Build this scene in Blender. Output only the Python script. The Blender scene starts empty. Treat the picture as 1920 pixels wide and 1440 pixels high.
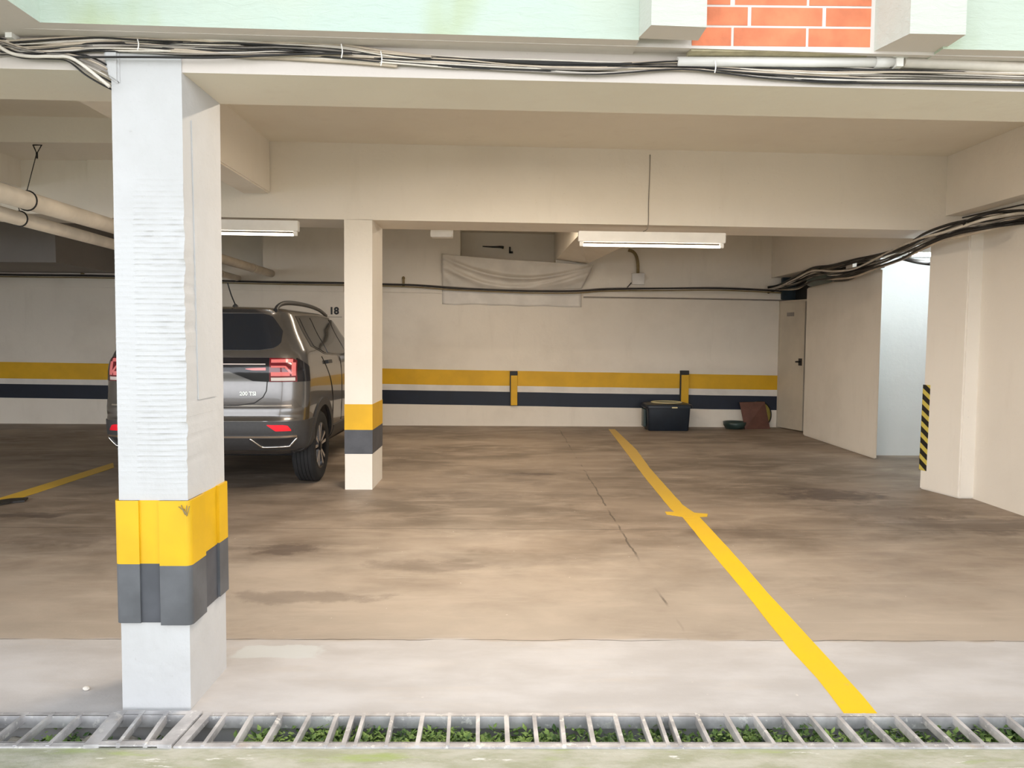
import bpy, bmesh, math, random
from mathutils import Vector, noise

random.seed(7)
C = bpy.context.scene.collection
SC = bpy.context.scene

# ------------------------------------------------------------------ camera
FPX, W, H = 1440.0, 1920.0, 1440.0
CAM = Vector((0, 0, 1.4))
yaw, pitch, roll = math.atan(14 / FPX), math.atan(84 / FPX), 0.006
fw = Vector((math.sin(yaw) * math.cos(pitch), math.cos(yaw) * math.cos(pitch), -math.sin(pitch)))
r0 = fw.cross(Vector((0, 0, 1))).normalized()
u0 = r0.cross(fw)
rt = r0 * math.cos(roll) + u0 * math.sin(roll)
up = u0 * math.cos(roll) - r0 * math.sin(roll)


def ray(px, py):
    return fw + rt * ((px - W / 2) / FPX) - up * ((py - H / 2) / FPX)


def P(px, py, Y):                     # point seen at (px, py) on the plane y = Y
    d = ray(px, py)
    return CAM + d * (Y / d.y)


def F(px, py, z=0.0):                 # ... on the horizontal plane at height z
    d = ray(px, py)
    return CAM + d * ((z - CAM.z) / d.z)


def PX(px, py, X):                    # ... on the plane x = X
    d = ray(px, py)
    return CAM + d * (X / d.x)


cam_d = bpy.data.cameras.new('camera')
cam_d.sensor_fit = 'HORIZONTAL'
cam_d.sensor_width = 36.0
cam_d.lens = 36.0 * FPX / W
cam_d.clip_start = 0.05
cam = bpy.data.objects.new('camera', cam_d)
C.objects.link(cam)
from mathutils import Matrix
cam.matrix_world = Matrix(((rt.x, up.x, -fw.x, CAM.x), (rt.y, up.y, -fw.y, CAM.y), (rt.z, up.z, -fw.z, CAM.z), (0, 0, 0, 1)))
SC.camera = cam

# ------------------------------------------------------------------ materials


def srgb(r, g, b):
    f = lambda c: (c / 255 / 12.92) if c / 255 <= 0.04045 else ((c / 255 + 0.055) / 1.055) ** 2.4
    return (f(r), f(g), f(b), 1)


class NT:
    """tiny node builder"""

    def __init__(s, name):
        s.m = bpy.data.materials.new(name)
        s.m.use_nodes = True
        s.t = s.m.node_tree
        s.b = s.t.nodes['Principled BSDF']
        s.co = s.t.nodes.new('ShaderNodeTexCoord')
        s.geo = s.t.nodes.new('ShaderNodeNewGeometry')

    def n(s, kind, **kw):
        x = s.t.nodes.new('ShaderNode' + kind)
        for k, v in kw.items():
            setattr(x, k, v)
        return x

    def l(s, a, b):
        s.t.links.new(a, b)

    def val(s, sock, v):
        if isinstance(v, (int, float)):
            sock.default_value = v
        elif isinstance(v, (tuple, list, Vector)):
            sock.default_value = v
        else:
            s.l(v, sock)

    def pos(s):
        return s.geo.outputs['Position']

    def math(s, op, a, b=None, c=None, clamp=False):
        x = s.n('Math', operation=op, use_clamp=clamp)
        s.val(x.inputs[0], a)
        if b is not None:
            s.val(x.inputs[1], b)
        if c is not None:
            s.val(x.inputs[2], c)
        return x.outputs[0]

    def noise(s, scale, detail=4, rough=0.55, vec=None, stretch=None, dist=0.0):
        v = vec or s.pos()
        if stretch:
            mp = s.n('Mapping')
            s.l(v, mp.inputs['Vector'])
            mp.inputs['Scale'].default_value = stretch
            v = mp.outputs['Vector']
        x = s.n('TexNoise')
        s.l(v, x.inputs['Vector'])
        x.inputs['Scale'].default_value = scale
        x.inputs['Detail'].default_value = detail
        x.inputs['Roughness'].default_value = rough
        x.inputs['Distortion'].default_value = dist
        return x.outputs['Fac']

    def ramp(s, f, lo, hi):
        x = s.n('MapRange', clamp=True)
        x.interpolation_type = 'SMOOTHSTEP'
        s.val(x.inputs['Value'], f)
        x.inputs['From Min'].default_value = lo
        x.inputs['From Max'].default_value = hi
        return x.outputs['Result']

    def mix(s, fac, a, b, mode='MIX'):
        x = s.n('Mix', data_type='RGBA', blend_type=mode)
        s.val(x.inputs[0], fac)
        s.val(x.inputs[6], a)
        s.val(x.inputs[7], b)
        return x.outputs[2]

    def xyz(s):
        x = s.n('SeparateXYZ')
        s.l(s.pos(), x.inputs[0])
        return x.outputs

    def out(s, col=None, rough=0.6, metal=0.0, bump=None, bstr=0.2, bdist=0.01, spec=None, coat=None):
        if col is not None:
            s.val(s.b.inputs['Base Color'], col)
        s.val(s.b.inputs['Roughness'], rough)
        s.val(s.b.inputs['Metallic'], metal)
        if spec is not None:
            s.val(s.b.inputs['Specular IOR Level'], spec)
        if coat is not None:
            s.val(s.b.inputs['Coat Weight'], coat)
            s.b.inputs['Coat Roughness'].default_value = 0.04
        if bump is not None:
            x = s.n('Bump')
            x.inputs['Strength'].default_value = bstr
            x.inputs['Distance'].default_value = bdist
            s.l(bump, x.inputs['Height'])
            s.l(x.outputs['Normal'], s.b.inputs['Normal'])
        return s.m


def plain(name, col, rough=0.5, metal=0.0, var=0.06, scale=9, bstr=0.05, coat=None, spec=None):
    t = NT(name)
    nz = t.noise(scale)
    dark = tuple(c * (1 - var * 2) for c in col[:3]) + (1,)
    lite = tuple(min(1, c * (1 + var)) for c in col[:3]) + (1,)
    c = t.mix(t.ramp(nz, 0.3, 0.7), dark, lite)
    return t.out(c, rough, metal, t.noise(scale * 8), bstr, 0.004, spec=spec, coat=coat)


def paint(name, base, dirty, amount=0.35, scale=1.3, rough=0.75, bump=0.18, streak=True):
    t = NT(name)
    a = t.ramp(t.noise(scale, 5, 0.6), 0.42, 0.78)
    b = t.ramp(t.noise(5.0, 6, 0.65, stretch=(1, 1, 0.18) if streak else (1, 1, 1)), 0.5, 0.85)
    f = t.math('MULTIPLY', t.math('MAXIMUM', a, b), amount)
    c = t.mix(f, base, dirty)
    sp = t.ramp(t.noise(60, 2, 0.5), 0.70, 0.78)
    c = t.mix(t.math('MULTIPLY', sp, 0.12), c, srgb(110, 95, 80))
    h = t.math('ADD', t.noise(22, 5, 0.6), t.math('MULTIPLY', t.noise(3.5, 3), 1.4))
    return t.out(c, rough, 0, h, bump, 0.012)


M = {}
CREAM, CREAMD = (0.84, 0.775, 0.675, 1), (0.56, 0.50, 0.41, 1)
M['wall'] = paint('cream_wall_paint', CREAM, CREAMD, 0.28)
M['beam'] = paint('cream_beam_paint', (0.84, 0.785, 0.70, 1), (0.62, 0.55, 0.46, 1), 0.25, 0.9)
M['ceiling'] = paint('ceiling_paint', (0.82, 0.765, 0.66, 1), (0.70, 0.62, 0.52, 1), 0.5, 0.8, bump=0.12, streak=False)
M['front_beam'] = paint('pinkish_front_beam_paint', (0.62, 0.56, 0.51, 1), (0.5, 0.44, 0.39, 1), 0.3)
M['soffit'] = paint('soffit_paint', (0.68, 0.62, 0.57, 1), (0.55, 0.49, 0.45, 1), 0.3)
M['white_wall'] = paint('white_corridor_paint', (0.82, 0.84, 0.83, 1), (0.7, 0.72, 0.7, 1), 0.25)
M['column'] = paint('white_column_paint', (0.55, 0.545, 0.545, 1), (0.42, 0.41, 0.395, 1), 0.4, 2.2, bump=0.3)
M['dark_drop'] = paint('grey_drop_paint', (0.30, 0.28, 0.27, 1), (0.2, 0.19, 0.18, 1), 0.4)


def mint():
    t = NT('mint_stucco')
    f = t.ramp(t.noise(1.6, 4), 0.4, 0.65)
    c = t.mix(f, (0.485, 0.545, 0.455, 1), (0.46, 0.545, 0.475, 1))
    c = t.mix(t.ramp(t.noise(1.1, 3, stretch=(2.2, 1, 1)), 0.55, 0.75), c, (0.41, 0.47, 0.31, 1))
    h = t.noise(26, 6, 0.6, stretch=(0.45, 1, 1.8), dist=0.8)
    return t.out(c, 0.8, 0, h, 0.45, 0.012)


M['mint'] = mint()


def stucco_white():
    t = NT('pale_stucco')
    c = t.mix(t.ramp(t.noise(1.8, 4), 0.4, 0.65), (0.545, 0.555, 0.49, 1), (0.53, 0.55, 0.48, 1))
    return t.out(c, 0.8, 0, t.noise(26, 6, 0.6, stretch=(0.45, 1, 1.8), dist=0.8), 0.45, 0.012)


M['pale'] = stucco_white()
M['brick'] = plain('orange_brick', (0.72, 0.215, 0.10, 1), 0.8, 0, 0.12, 7, 0.3)
M['mortar'] = plain('pale_mortar', (0.50, 0.44, 0.29, 1), 0.9, 0, 0.1, 20, 0.4)
M['yellow'] = plain('yellow_paint', (0.74, 0.42, 0.006, 1), 0.55, 0, 0.05, 3, 0.08)
M['navy'] = plain('navy_paint', (0.006, 0.012, 0.028, 1), 0.55, 0, 0.1, 3, 0.08)
M['grey_paint'] = plain('dark_grey_paint', (0.075, 0.078, 0.09, 1), 0.55, 0, 0.1, 6, 0.1)
M['white_band'] = plain('white_band_paint', (0.78, 0.74, 0.68, 1), 0.6, 0, 0.05, 3)
M['guard_yellow'] = plain('yellow_guard_rubber', (0.72, 0.42, 0.004, 1), 0.45, 0, 0.05, 4, 0.1)
M['guard_grey'] = plain('grey_guard_rubber', (0.108, 0.111, 0.12, 1), 0.55, 0, 0.12, 5, 0.12)
M['lamp_white'] = plain('white_enamel', (0.85, 0.83, 0.79, 1), 0.4, 0, 0.02)
M['pvc'] = plain('white_plastic_pipe', (0.78, 0.76, 0.73, 1), 0.4, 0, 0.05, 4)
M['pipe'] = plain('painted_pipe', (0.68, 0.61, 0.51, 1), 0.5, 0, 0.08, 3)
M['cable_white'] = plain('white_cable', (0.72, 0.66, 0.58, 1), 0.5, 0, 0.1, 6)
M['cable_cream'] = plain('beige_cable', (0.55, 0.46, 0.36, 1), 0.5, 0, 0.1, 6)
M['cable_grey'] = plain('grey_cable', (0.27, 0.24, 0.21, 1), 0.5, 0, 0.1, 6)
M['cable_black'] = plain('black_cable', (0.018, 0.016, 0.015, 1), 0.5, 0, 0.1, 6)
M['brass'] = plain('brown_hose', (0.26, 0.19, 0.08, 1), 0.45, 0, 0.1, 9)
M['teal'] = plain('dark_teal_shade', (0.018, 0.034, 0.045, 1), 0.5, 0, 0.15, 9)
M['green_dark'] = plain('dark_green_plastic', (0.03, 0.055, 0.05, 1), 0.35, 0, 0.15, 9)
M['black_metal'] = plain('black_metal', (0.02, 0.019, 0.018, 1), 0.5, 0.2, 0.1, 9)
M['sheet'] = plain('milky_plastic_sheet', (0.70, 0.65, 0.575, 1), 0.42, 0, 0.05, 3, 0.06)
M['tub'] = plain('navy_tub_plastic', (0.010, 0.017, 0.028, 1), 0.4, 0, 0.1, 6)
M['ring'] = plain('cream_ring', (0.75, 0.65, 0.36, 1), 0.4, 0, 0.05)
M['brown_board'] = plain('brown_board', (0.13, 0.055, 0.038, 1), 0.6, 0, 0.12, 6)
M['yellow_disc'] = plain('dull_yellow_plastic', (0.55, 0.47, 0.12, 1), 0.5, 0, 0.08)
M['door'] = plain('beige_door_paint', (0.60, 0.53, 0.42, 1), 0.5, 0, 0.05, 2)
M['leaf'] = None


def metal_grate():
    t = NT('weathered_steel')
    c = t.mix(t.ramp(t.noise(9, 5), 0.35, 0.65), (0.40, 0.385, 0.39, 1), (0.62, 0.60, 0.60, 1))
    c = t.mix(t.ramp(t.noise(24, 5, 0.7), 0.58, 0.64), c, (0.72, 0.70, 0.68, 1))
    c = t.mix(t.math('MULTIPLY', t.ramp(t.noise(6, 5, 0.7), 0.58, 0.75), 0.6), c, (0.30, 0.2, 0.13, 1))
    return t.out(c, 0.55, 0.25, t.noise(50, 4), 0.35, 0.003)


M['steel'] = metal_grate()


def leafm():
    t = NT('weed_leaf')
    c = t.mix(t.ramp(t.noise(14, 3), 0.35, 0.65), (0.05, 0.11, 0.022, 1), (0.24, 0.36, 0.08, 1))
    return t.out(c, 0.6)


M['leaf'] = leafm()


def rock():
    t = NT('mossy_rubble')
    c = t.mix(t.ramp(t.noise(9, 5), 0.4, 0.6), (0.28, 0.24, 0.19, 1), (0.42, 0.38, 0.32, 1))
    c = t.mix(t.ramp(t.noise(5, 4), 0.48, 0.62), c, (0.12, 0.2, 0.05, 1))
    return t.out(c, 0.9, 0, t.noise(40, 5), 0.5, 0.01)


M['rock'] = rock()


def channel():
    t = NT('mossy_channel_concrete')
    c = t.mix(t.ramp(t.noise(5, 5), 0.4, 0.65), (0.07, 0.06, 0.048, 1), (0.045, 0.07, 0.02, 1))
    return t.out(c, 0.9, 0, t.noise(30, 5), 0.5, 0.01)


M['channel'] = channel()


def apron():
    t = NT('mossy_pavement')
    c = t.mix(t.ramp(t.noise(7, 6, 0.65, stretch=(0.6, 1.6, 1)), 0.35, 0.65), (0.36, 0.36, 0.25, 1), (0.52, 0.50, 0.42, 1))
    c = t.mix(t.ramp(t.noise(3, 5, stretch=(0.6, 3, 1)), 0.55, 0.68), c, (0.36, 0.42, 0.17, 1))
    c = t.mix(t.ramp(t.noise(8, 6, 0.7, stretch=(0.5, 2.5, 1)), 0.60, 0.66), c, (0.75, 0.73, 0.68, 1))
    return t.out(c, 0.9, 0, t.noise(30, 6), 0.5, 0.01)


M['apron'] = apron()

# positions on the floor used by its material
J1 = F(1000, 1200).y            # joint between the light front slab and the stained bays
J2 = F(1000, 992).y
LA, LB = F(1055, 815), F(1290, 1200)


def floor_mat():
    t = NT('stained_concrete_floor')
    x, y, z = t.xyz()
    wob = t.math('MULTIPLY', t.math('SUBTRACT', t.noise(2.2, 4), 0.5), 0.10)
    big = t.ramp(t.noise(0.75, 5, 0.6, stretch=(0.7, 1.2, 1)), 0.34, 0.66)
    brown = t.mix(big, (0.165, 0.127, 0.095, 1), (0.32, 0.253, 0.197, 1))
    med = t.ramp(t.noise(2.6, 6, 0.65, stretch=(0.55, 1.3, 1), dist=0.6), 0.42, 0.72)
    brown = t.mix(t.math('MULTIPLY', med, 0.65), brown, (0.43, 0.345, 0.275, 1))
    dk = t.ramp(t.noise(1.5, 6, 0.7, stretch=(0.5, 1.5, 1), dist=0.4), 0.56, 0.78)
    brown = t.mix(t.math('MULTIPLY', dk, 0.65), brown, (0.17, 0.125, 0.095, 1))
    # paler entrance, browner bays: own tone plus daylight falloff painted into the colour
    light_falloff = t.ramp(t.math('ADD', y, t.math('MULTIPLY', t.math('SUBTRACT', t.noise(1.3, 6, 0.65, stretch=(0.8, 1.2, 1)), 0.5), 4.5)), 6.2, 3.4)
    brown = t.mix(t.math('MULTIPLY', light_falloff, 0.6), brown, (0.525, 0.455, 0.385, 1))
    slab = t.mix(t.ramp(t.noise(3.0, 6, 0.6, stretch=(0.6, 1.4, 1)), 0.35, 0.7), (0.485, 0.46, 0.45, 1), (0.585, 0.565, 0.565, 1))
    slab = t.mix(t.math('MULTIPLY', t.ramp(t.noise(5, 6, 0.7), 0.56, 0.72), 0.35), slab, (0.60, 0.58, 0.57, 1))
    front = t.ramp(t.math('ADD', y, t.math('MULTIPLY', wob, 1.2)), J1 + 0.02, J1 - 0.02)
    c = t.mix(front, brown, slab)
    # stains
    for (px, py, rx, ry, s) in ((1555, 928, 0.55, 0.35, 0.75), (545, 1030, 0.30, 0.16, 0.6), (990, 889, 0.33, 0.10, 0.6),
                                (60, 966, 0.35, 0.12, 0.7), (1690, 960, 0.8, 0.3, 0.35), (560, 1120, 0.5, 0.12, 0.35), (1850, 985, 0.95, 0.32, 0.5), (820, 1060, 0.5, 0.15, 0.3), (1390, 1000, 0.6, 0.2, 0.3), (140, 1010, 0.5, 0.25, 0.35), (880, 930, 0.6, 0.2, 0.3)):
        p = F(px, py)
        dx = t.math('DIVIDE', t.math('SUBTRACT', x, p.x), rx)
        dy = t.math('DIVIDE', t.math('SUBTRACT', y, p.y), ry)
        d = t.math('SQRT', t.math('ADD', t.math('MULTIPLY', dx, dx), t.math('MULTIPLY', dy, dy)))
        d = t.math('ADD', d, t.math('MULTIPLY', t.math('SUBTRACT', t.noise(4.5, 6, 0.65), 0.5), 2.6))
        c = t.mix(t.math('MULTIPLY', t.ramp(d, 1.0, 0.45), s), c, (0.085, 0.06, 0.048, 1))
    st = t.ramp(t.noise(3.2, 7, 0.7, stretch=(0.35, 2.2, 1), dist=0.5), 0.52, 0.72)
    c = t.mix(t.math('MULTIPLY', st, 0.22), c, (0.62, 0.54, 0.46, 1))
    # pale cement patch beside the front column
    p = F(520, 1222)
    dx = t.math('ABSOLUTE', t.math('DIVIDE', t.math('SUBTRACT', x, p.x), 0.20))
    dy = t.math('ABSOLUTE', t.math('DIVIDE', t.math('SUBTRACT', y, p.y), 0.075))
    d = t.math('ADD', t.math('MAXIMUM', dx, dy), t.math('MULTIPLY', t.math('SUBTRACT', t.noise(9, 5), 0.5), 1.0))
    c = t.mix(t.math('MULTIPLY', t.ramp(d, 1.05, 0.85), 0.8), c, (0.60, 0.62, 0.62, 1))
    # joints
    yw = t.math('ADD', y, t.math('MULTIPLY', t.math('SUBTRACT', t.noise(4, 3), 0.5), 0.05))
    br = t.ramp(t.noise(1.7, 2), 0.36, 0.5)
    for (j, wd, s) in ((J1, 0.006, 0.75), (J2, 0.010, 0.6)):
        q = t.math('MULTIPLY', t.ramp(t.math('ABSOLUTE', t.math('SUBTRACT', yw, j)), wd, wd * 0.3), s)
        c = t.mix(t.math('MULTIPLY', q, br), c, (0.06, 0.05, 0.04, 1))
    k = (LB.x - LA.x) / (LB.y - LA.y)
    xl = t.math('SUBTRACT', t.math('SUBTRACT', x, LA.x), t.math('MULTIPLY', t.math('SUBTRACT', y, LA.y), k))
    xl = t.math('ADD', xl, t.math('MULTIPLY', t.math('SUBTRACT', t.noise(4, 3), 0.5), 0.05))
    q = t.math('MULTIPLY', t.ramp(t.math('ABSOLUTE', xl), 0.010, 0.003), t.ramp(y, J1 - 0.01, J1 + 0.01))
    c = t.mix(t.math('MULTIPLY', t.math('MULTIPLY', q, br), 0.7), c, (0.06, 0.05, 0.04, 1))
    # pale chips
    c = t.mix(t.math('MULTIPLY', t.ramp(t.noise(34, 3, 0.5), 0.735, 0.76), 0.6), c, (0.75, 0.71, 0.66, 1))
    r = t.math('MULTIPLY_ADD', t.noise(2.0, 4), 0.3, 0.40)
    h = t.math('ADD', t.noise(16, 6, 0.65), t.math('MULTIPLY', t.noise(90, 3), 0.3))
    return t.out(c, r, 0, h, 0.16, 0.008, spec=0.4)


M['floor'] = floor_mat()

# car materials
M['car_paint'] = plain('grey_metallic_paint', (0.15, 0.142, 0.137, 1), 0.26, 0.75, 0.02, 30, 0.0, coat=0.8)
M['car_black'] = plain('black_trim_plastic', (0.022, 0.022, 0.024, 1), 0.45, 0, 0.05, 30, 0.02)
M['car_gloss'] = plain('gloss_black', (0.012, 0.011, 0.014, 1), 0.12, 0, 0.02)
M['car_clad'] = plain('dark_cladding', (0.045, 0.045, 0.047, 1), 0.5, 0, 0.05, 40, 0.05)
M['car_glass'] = plain('dark_car_glass', (0.010, 0.014, 0.022, 1), 0.06, 0, 0.0, 9, 0.0, spec=0.7)
M['chrome'] = plain('chrome', (0.75, 0.74, 0.72, 1), 0.15, 1.0, 0.0, 9, 0.0)
M['red_lens'] = plain('red_lens', (0.14, 0.007, 0.014, 1), 0.12, 0, 0.02, 9, 0.0, coat=0.5)
M['pink_lens'] = plain('pale_red_lens', (0.78, 0.20, 0.20, 1), 0.15, 0, 0.02, 9, 0.0, coat=0.5)
M['reflector'] = plain('red_reflector', (0.85, 0.012, 0.03, 1), 0.2, 0, 0.02, 9, 0.0)
M['clear_lens'] = plain('clear_lens', (0.7, 0.62, 0.6, 1), 0.12, 0.2, 0.02, 9, 0.0)
M['tyre'] = plain('tyre_rubber', (0.012, 0.012, 0.013, 1), 0.85, 0, 0.1, 20, 0.1)
M['rim_dark'] = plain('rim_dark', (0.02, 0.02, 0.022, 1), 0.3, 0.6, 0.02)
M['rim_silver'] = plain('machined_alloy', (0.72, 0.72, 0.74, 1), 0.25, 0.9, 0.02)


def hazard():
    t = NT('black_yellow_hazard_tape')
    x, y, z = t.xyz()
    s = t.math('ADD', z, t.math('MULTIPLY', t.math('SUBTRACT', x, y), 0.55))
    f = t.math('FRACT', t.math('MULTIPLY', s, 1 / 0.104))
    c = t.mix(t.ramp(f, 0.52, 0.55), (0.012, 0.011, 0.010, 1), (0.62, 0.50, 0.10, 1))
    return t.out(c, 0.45)


M['hazard'] = hazard()


def emit(name, col, strength):
    t = NT(name)
    t.b.inputs['Base Color'].default_value = (0.9, 0.9, 0.88, 1)
    t.b.inputs['Emission Color'].default_value = col
    t.b.inputs['Emission Strength'].default_value = strength
    return t.m


M['tube_warm'] = emit('lit_tube_warm', (1.0, 0.90, 0.76, 1), 5.0)
M['tube_cool'] = emit('lit_tube_cool', (0.88, 0.96, 1.0, 1), 90.0)

# ------------------------------------------------------------------ mesh helpers


def obj(name, bm, mats, parent=None, smooth=False):
    me = bpy.data.meshes.new(name)
    bmesh.ops.recalc_face_normals(bm, faces=bm.faces[:])
    bm.to_mesh(me)
    bm.free()
    o = bpy.data.objects.new(name, me)
    C.objects.link(o)
    for m in (mats if isinstance(mats, (list, tuple)) else [mats]):
        me.materials.append(m)
    if smooth:
        for p in me.polygons:
            p.use_smooth = True
        if smooth is not True:
            try:
                me.set_sharp_from_angle(angle=math.radians(smooth))
            except Exception:
                pass
    if parent:
        o.parent = parent
    return o


def tag(o, label, cat, group=None, kind=None):
    o['label'] = label
    o['category'] = cat
    if group:
        o['group'] = group
    if kind:
        o['kind'] = kind
    return o


def struct(o, label=None):
    o['kind'] = 'structure'
    if label:
        o['label'] = label
    return o


def empty(name, loc, rz=0.0):
    o = bpy.data.objects.new(name, None)
    o.location = loc
    o.rotation_euler = (0, 0, rz)
    o.empty_display_size = 0.1
    C.objects.link(o)
    return o


def hexa(bm, a, b, mi=0):
    """a: 4 corners, b: the 4 matching corners"""
    va = [bm.verts.new(p) for p in a]
    vb = [bm.verts.new(p) for p in b]
    fs = [bm.faces.new(va), bm.faces.new(vb[::-1])]
    for i in range(4):
        j = (i + 1) % 4
        fs.append(bm.faces.new((va[j], va[i], vb[i], vb[j])))
    for f in fs:
        f.material_index = mi
    return fs


def box(bm, x0, x1, y0, y1, z0, z1, mi=0):
    return hexa(bm, [(x0, y0, z0), (x1, y0, z0), (x1, y0, z1), (x0, y0, z1)], [(x0, y1, z0), (x1, y1, z0), (x1, y1, z1), (x0, y1, z1)], mi)


def boxo(name, x0, x1, y0, y1, z0, z1, m, parent=None, bev=0.0):
    bm = bmesh.new()
    box(bm, x0, x1, y0, y1, z0, z1)
    if bev:
        bmesh.ops.bevel(bm, geom=bm.edges[:], offset=bev, segments=2, affect='EDGES', profile=0.6)
    return obj(name, bm, m, parent)


def catmull(pts, sub):
    pts = [Vector(p) for p in pts]
    if len(pts) < 3:
        return pts
    out = []
    for i in range(len(pts) - 1):
        p0, p1, p2, p3 = pts[max(i - 1, 0)], pts[i], pts[i + 1], pts[min(i + 2, len(pts) - 1)]
        for k in range(sub):
            t = k / sub
            out.append(0.5 * ((2 * p1) + (p2 - p0) * t + (2 * p0 - 5 * p1 + 4 * p2 - p3) * t * t + (3 * p1 - p0 - 3 * p2 + p3) * t ** 3))
    out.append(pts[-1])
    return out


def tube(bm, pts, r, n=8, sub=6, mi=0, flat=1.0, closed=False):
    pts = catmull(pts, sub) if sub > 1 else [Vector(p) for p in pts]
    rings = []
    prev = None
    for i, p in enumerate(pts):
        if closed:
            t = (pts[(i + 1) % len(pts)] - pts[i - 1]).normalized()
        else:
            t = (pts[min(i + 1, len(pts) - 1)] - pts[max(i - 1, 0)]).normalized()
        if prev is None:
            a = Vector((0, 0, 1)) if abs(t.z) < 0.9 else Vector((0, 1, 0))
            nrm = (a - t * a.dot(t)).normalized()
        else:
            nrm = (prev - t * prev.dot(t)).normalized()
        prev = nrm
        b = t.cross(nrm)
        rr = r(i / (len(pts) - 1)) if callable(r) else r
        rings.append([bm.verts.new(p + nrm * math.cos(q) * rr + b * math.sin(q) * rr * flat) for q in (2 * math.pi * k / n for k in range(n))])
    m = len(rings)
    for i in range(m if closed else m - 1):
        A, B = rings[i], rings[(i + 1) % m]
        for k in range(n):
            f = bm.faces.new((A[k], A[(k + 1) % n], B[(k + 1) % n], B[k]))
            f.material_index = mi
            f.smooth = True
    if not closed:
        bm.faces.new(rings[0][::-1]).material_index = mi
        bm.faces.new(rings[-1]).material_index = mi


def tubeo(name, pts, r, m, parent=None, **kw):
    bm = bmesh.new()
    tube(bm, pts, r, **kw)
    return obj(name, bm, m, parent)


def lathe(bm, prof, axis_o, ax, n=32, mi=0, closed=False):
    """prof: list of (radius, along); axis_o: origin, ax: unit axis"""
    ax = Vector(ax).normalized()
    a = Vector((0, 0, 1)) if abs(ax.z) < 0.9 else Vector((1, 0, 0))
    u = (a - ax * a.dot(ax)).normalized()
    v = ax.cross(u)
    o = Vector(axis_o)
    rings = [[bm.verts.new(o + ax * h + (u * math.cos(q) + v * math.sin(q)) * r) for q in (2 * math.pi * k / n for k in range(n))] for r, h in prof]
    for i in range(len(rings) - 1 + (1 if closed else 0)):
        A, B = rings[i], rings[(i + 1) % len(rings)]
        for k in range(n):
            f = bm.faces.new((A[k], A[(k + 1) % n], B[(k + 1) % n], B[k]))
            f.material_index = mi
            f.smooth = True
    if not closed:
        for rg, rev in ((rings[0], True), (rings[-1], False)):
            if prof[0 if rev else -1][0] > 1e-4:
                f = bm.faces.new(rg[::-1] if rev else rg)
                f.material_index = mi


def text_mesh(name, body, size, mat, loc, rot, parent=None, ext=0.002):
    cu = bpy.data.curves.new(name, 'FONT')
    cu.body = body
    cu.size = size
    cu.extrude = ext
    cu.offset = 0.04 * size
    cu.align_x = 'CENTER'
    cu.align_y = 'CENTER'
    o = bpy.data.objects.new(name, cu)
    C.objects.link(o)
    dg = bpy.context.evaluated_depsgraph_get()
    me = bpy.data.meshes.new_from_object(o.evaluated_get(dg))
    bpy.data.objects.remove(o)
    n = bpy.data.objects.new(name, me)
    me.materials.clear()
    me.materials.append(mat)
    C.objects.link(n)
    n.location = loc
    n.rotation_euler = rot
    if parent:
        n.parent = parent
    return n


class Line:
    """height of a near-level edge as a function of X, from two points"""

    def __init__(s, a, b):
        s.a, s.k = a, (b.z - a.z) / (b.x - a.x)

    def __call__(s, x):
        return s.a.z + s.k * (x - s.a.x)


# ------------------------------------------------------------------ principal depths
Y_COL = F(300, 1331).y          # front face of the front column and front beam
Y_MID = F(671, 918).y           # front face of the second column and back beam
Y_BACK = F(1000, 799).y         # back wall
XL, XR = -9.6, 4.12
DRAIN_F, DRAIN_B = F(900, 1402).y, F(900, 1341).y
print('depths', Y_COL, Y_MID, Y_BACK, DRAIN_F, DRAIN_B, J1, J2)

# ------------------------------------------------------------------ floor, pavement, drain channel
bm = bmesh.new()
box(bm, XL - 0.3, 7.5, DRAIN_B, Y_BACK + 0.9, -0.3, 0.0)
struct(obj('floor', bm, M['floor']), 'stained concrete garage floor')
bm = bmesh.new()
box(bm, -16, 16, -22, DRAIN_F, -0.3, 0.0)
struct(obj('pavement', bm, M['apron']), 'mossy concrete apron in front of the drain')
bm = bmesh.new()
box(bm, XL, 7.5, DRAIN_F, DRAIN_B, -0.3, -0.105)
struct(obj('floor_drain_channel', bm, M['channel']), 'mossy bottom of the drainage channel')

# ------------------------------------------------------------------ beams and ceiling
L_front = Line(P(410, 137, Y_COL), P(1900, 171, Y_COL))
L_mid = Line(P(508, 409, Y_MID), P(1700, 431, Y_MID))
L_ceil = Line(P(508, 265, Y_MID), P(1770, 293, Y_MID))
L_sof = Line(P(640, 79, Y_COL), P(1900, 116, Y_COL))      # facade soffit where it meets the beam face
FB = F(427, 1252).y                                       # back of front column / front beam
MB_ = Y_MID + 0.56


def beam_x(name, L, ztop, y0, y1, m, x0=XL, x1=XR + 0.3, label=None):
    bm = bmesh.new()
    n = 8
    # subdivided lengthwise so that the surface can carry a little unevenness
    cols = []
    for i in range(n + 1):
        x = x0 + (x1 - x0) * i / n
        zb = L(x)
        zt = ztop(x) if callable(ztop) else ztop
        cols.append([bm.verts.new(p) for p in ((x, y0, zb), (x, y1, zb), (x, y1, zt), (x, y0, zt))])
    for i in range(n):
        for k in range(4):
            bm.faces.new((cols[i][k], cols[i][(k + 1) % 4], cols[i + 1][(k + 1) % 4], cols[i + 1][k]))
    bm.faces.new(cols[0])
    bm.faces.new(cols[-1][::-1])
    return struct(obj(name, bm, m), label)


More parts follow.
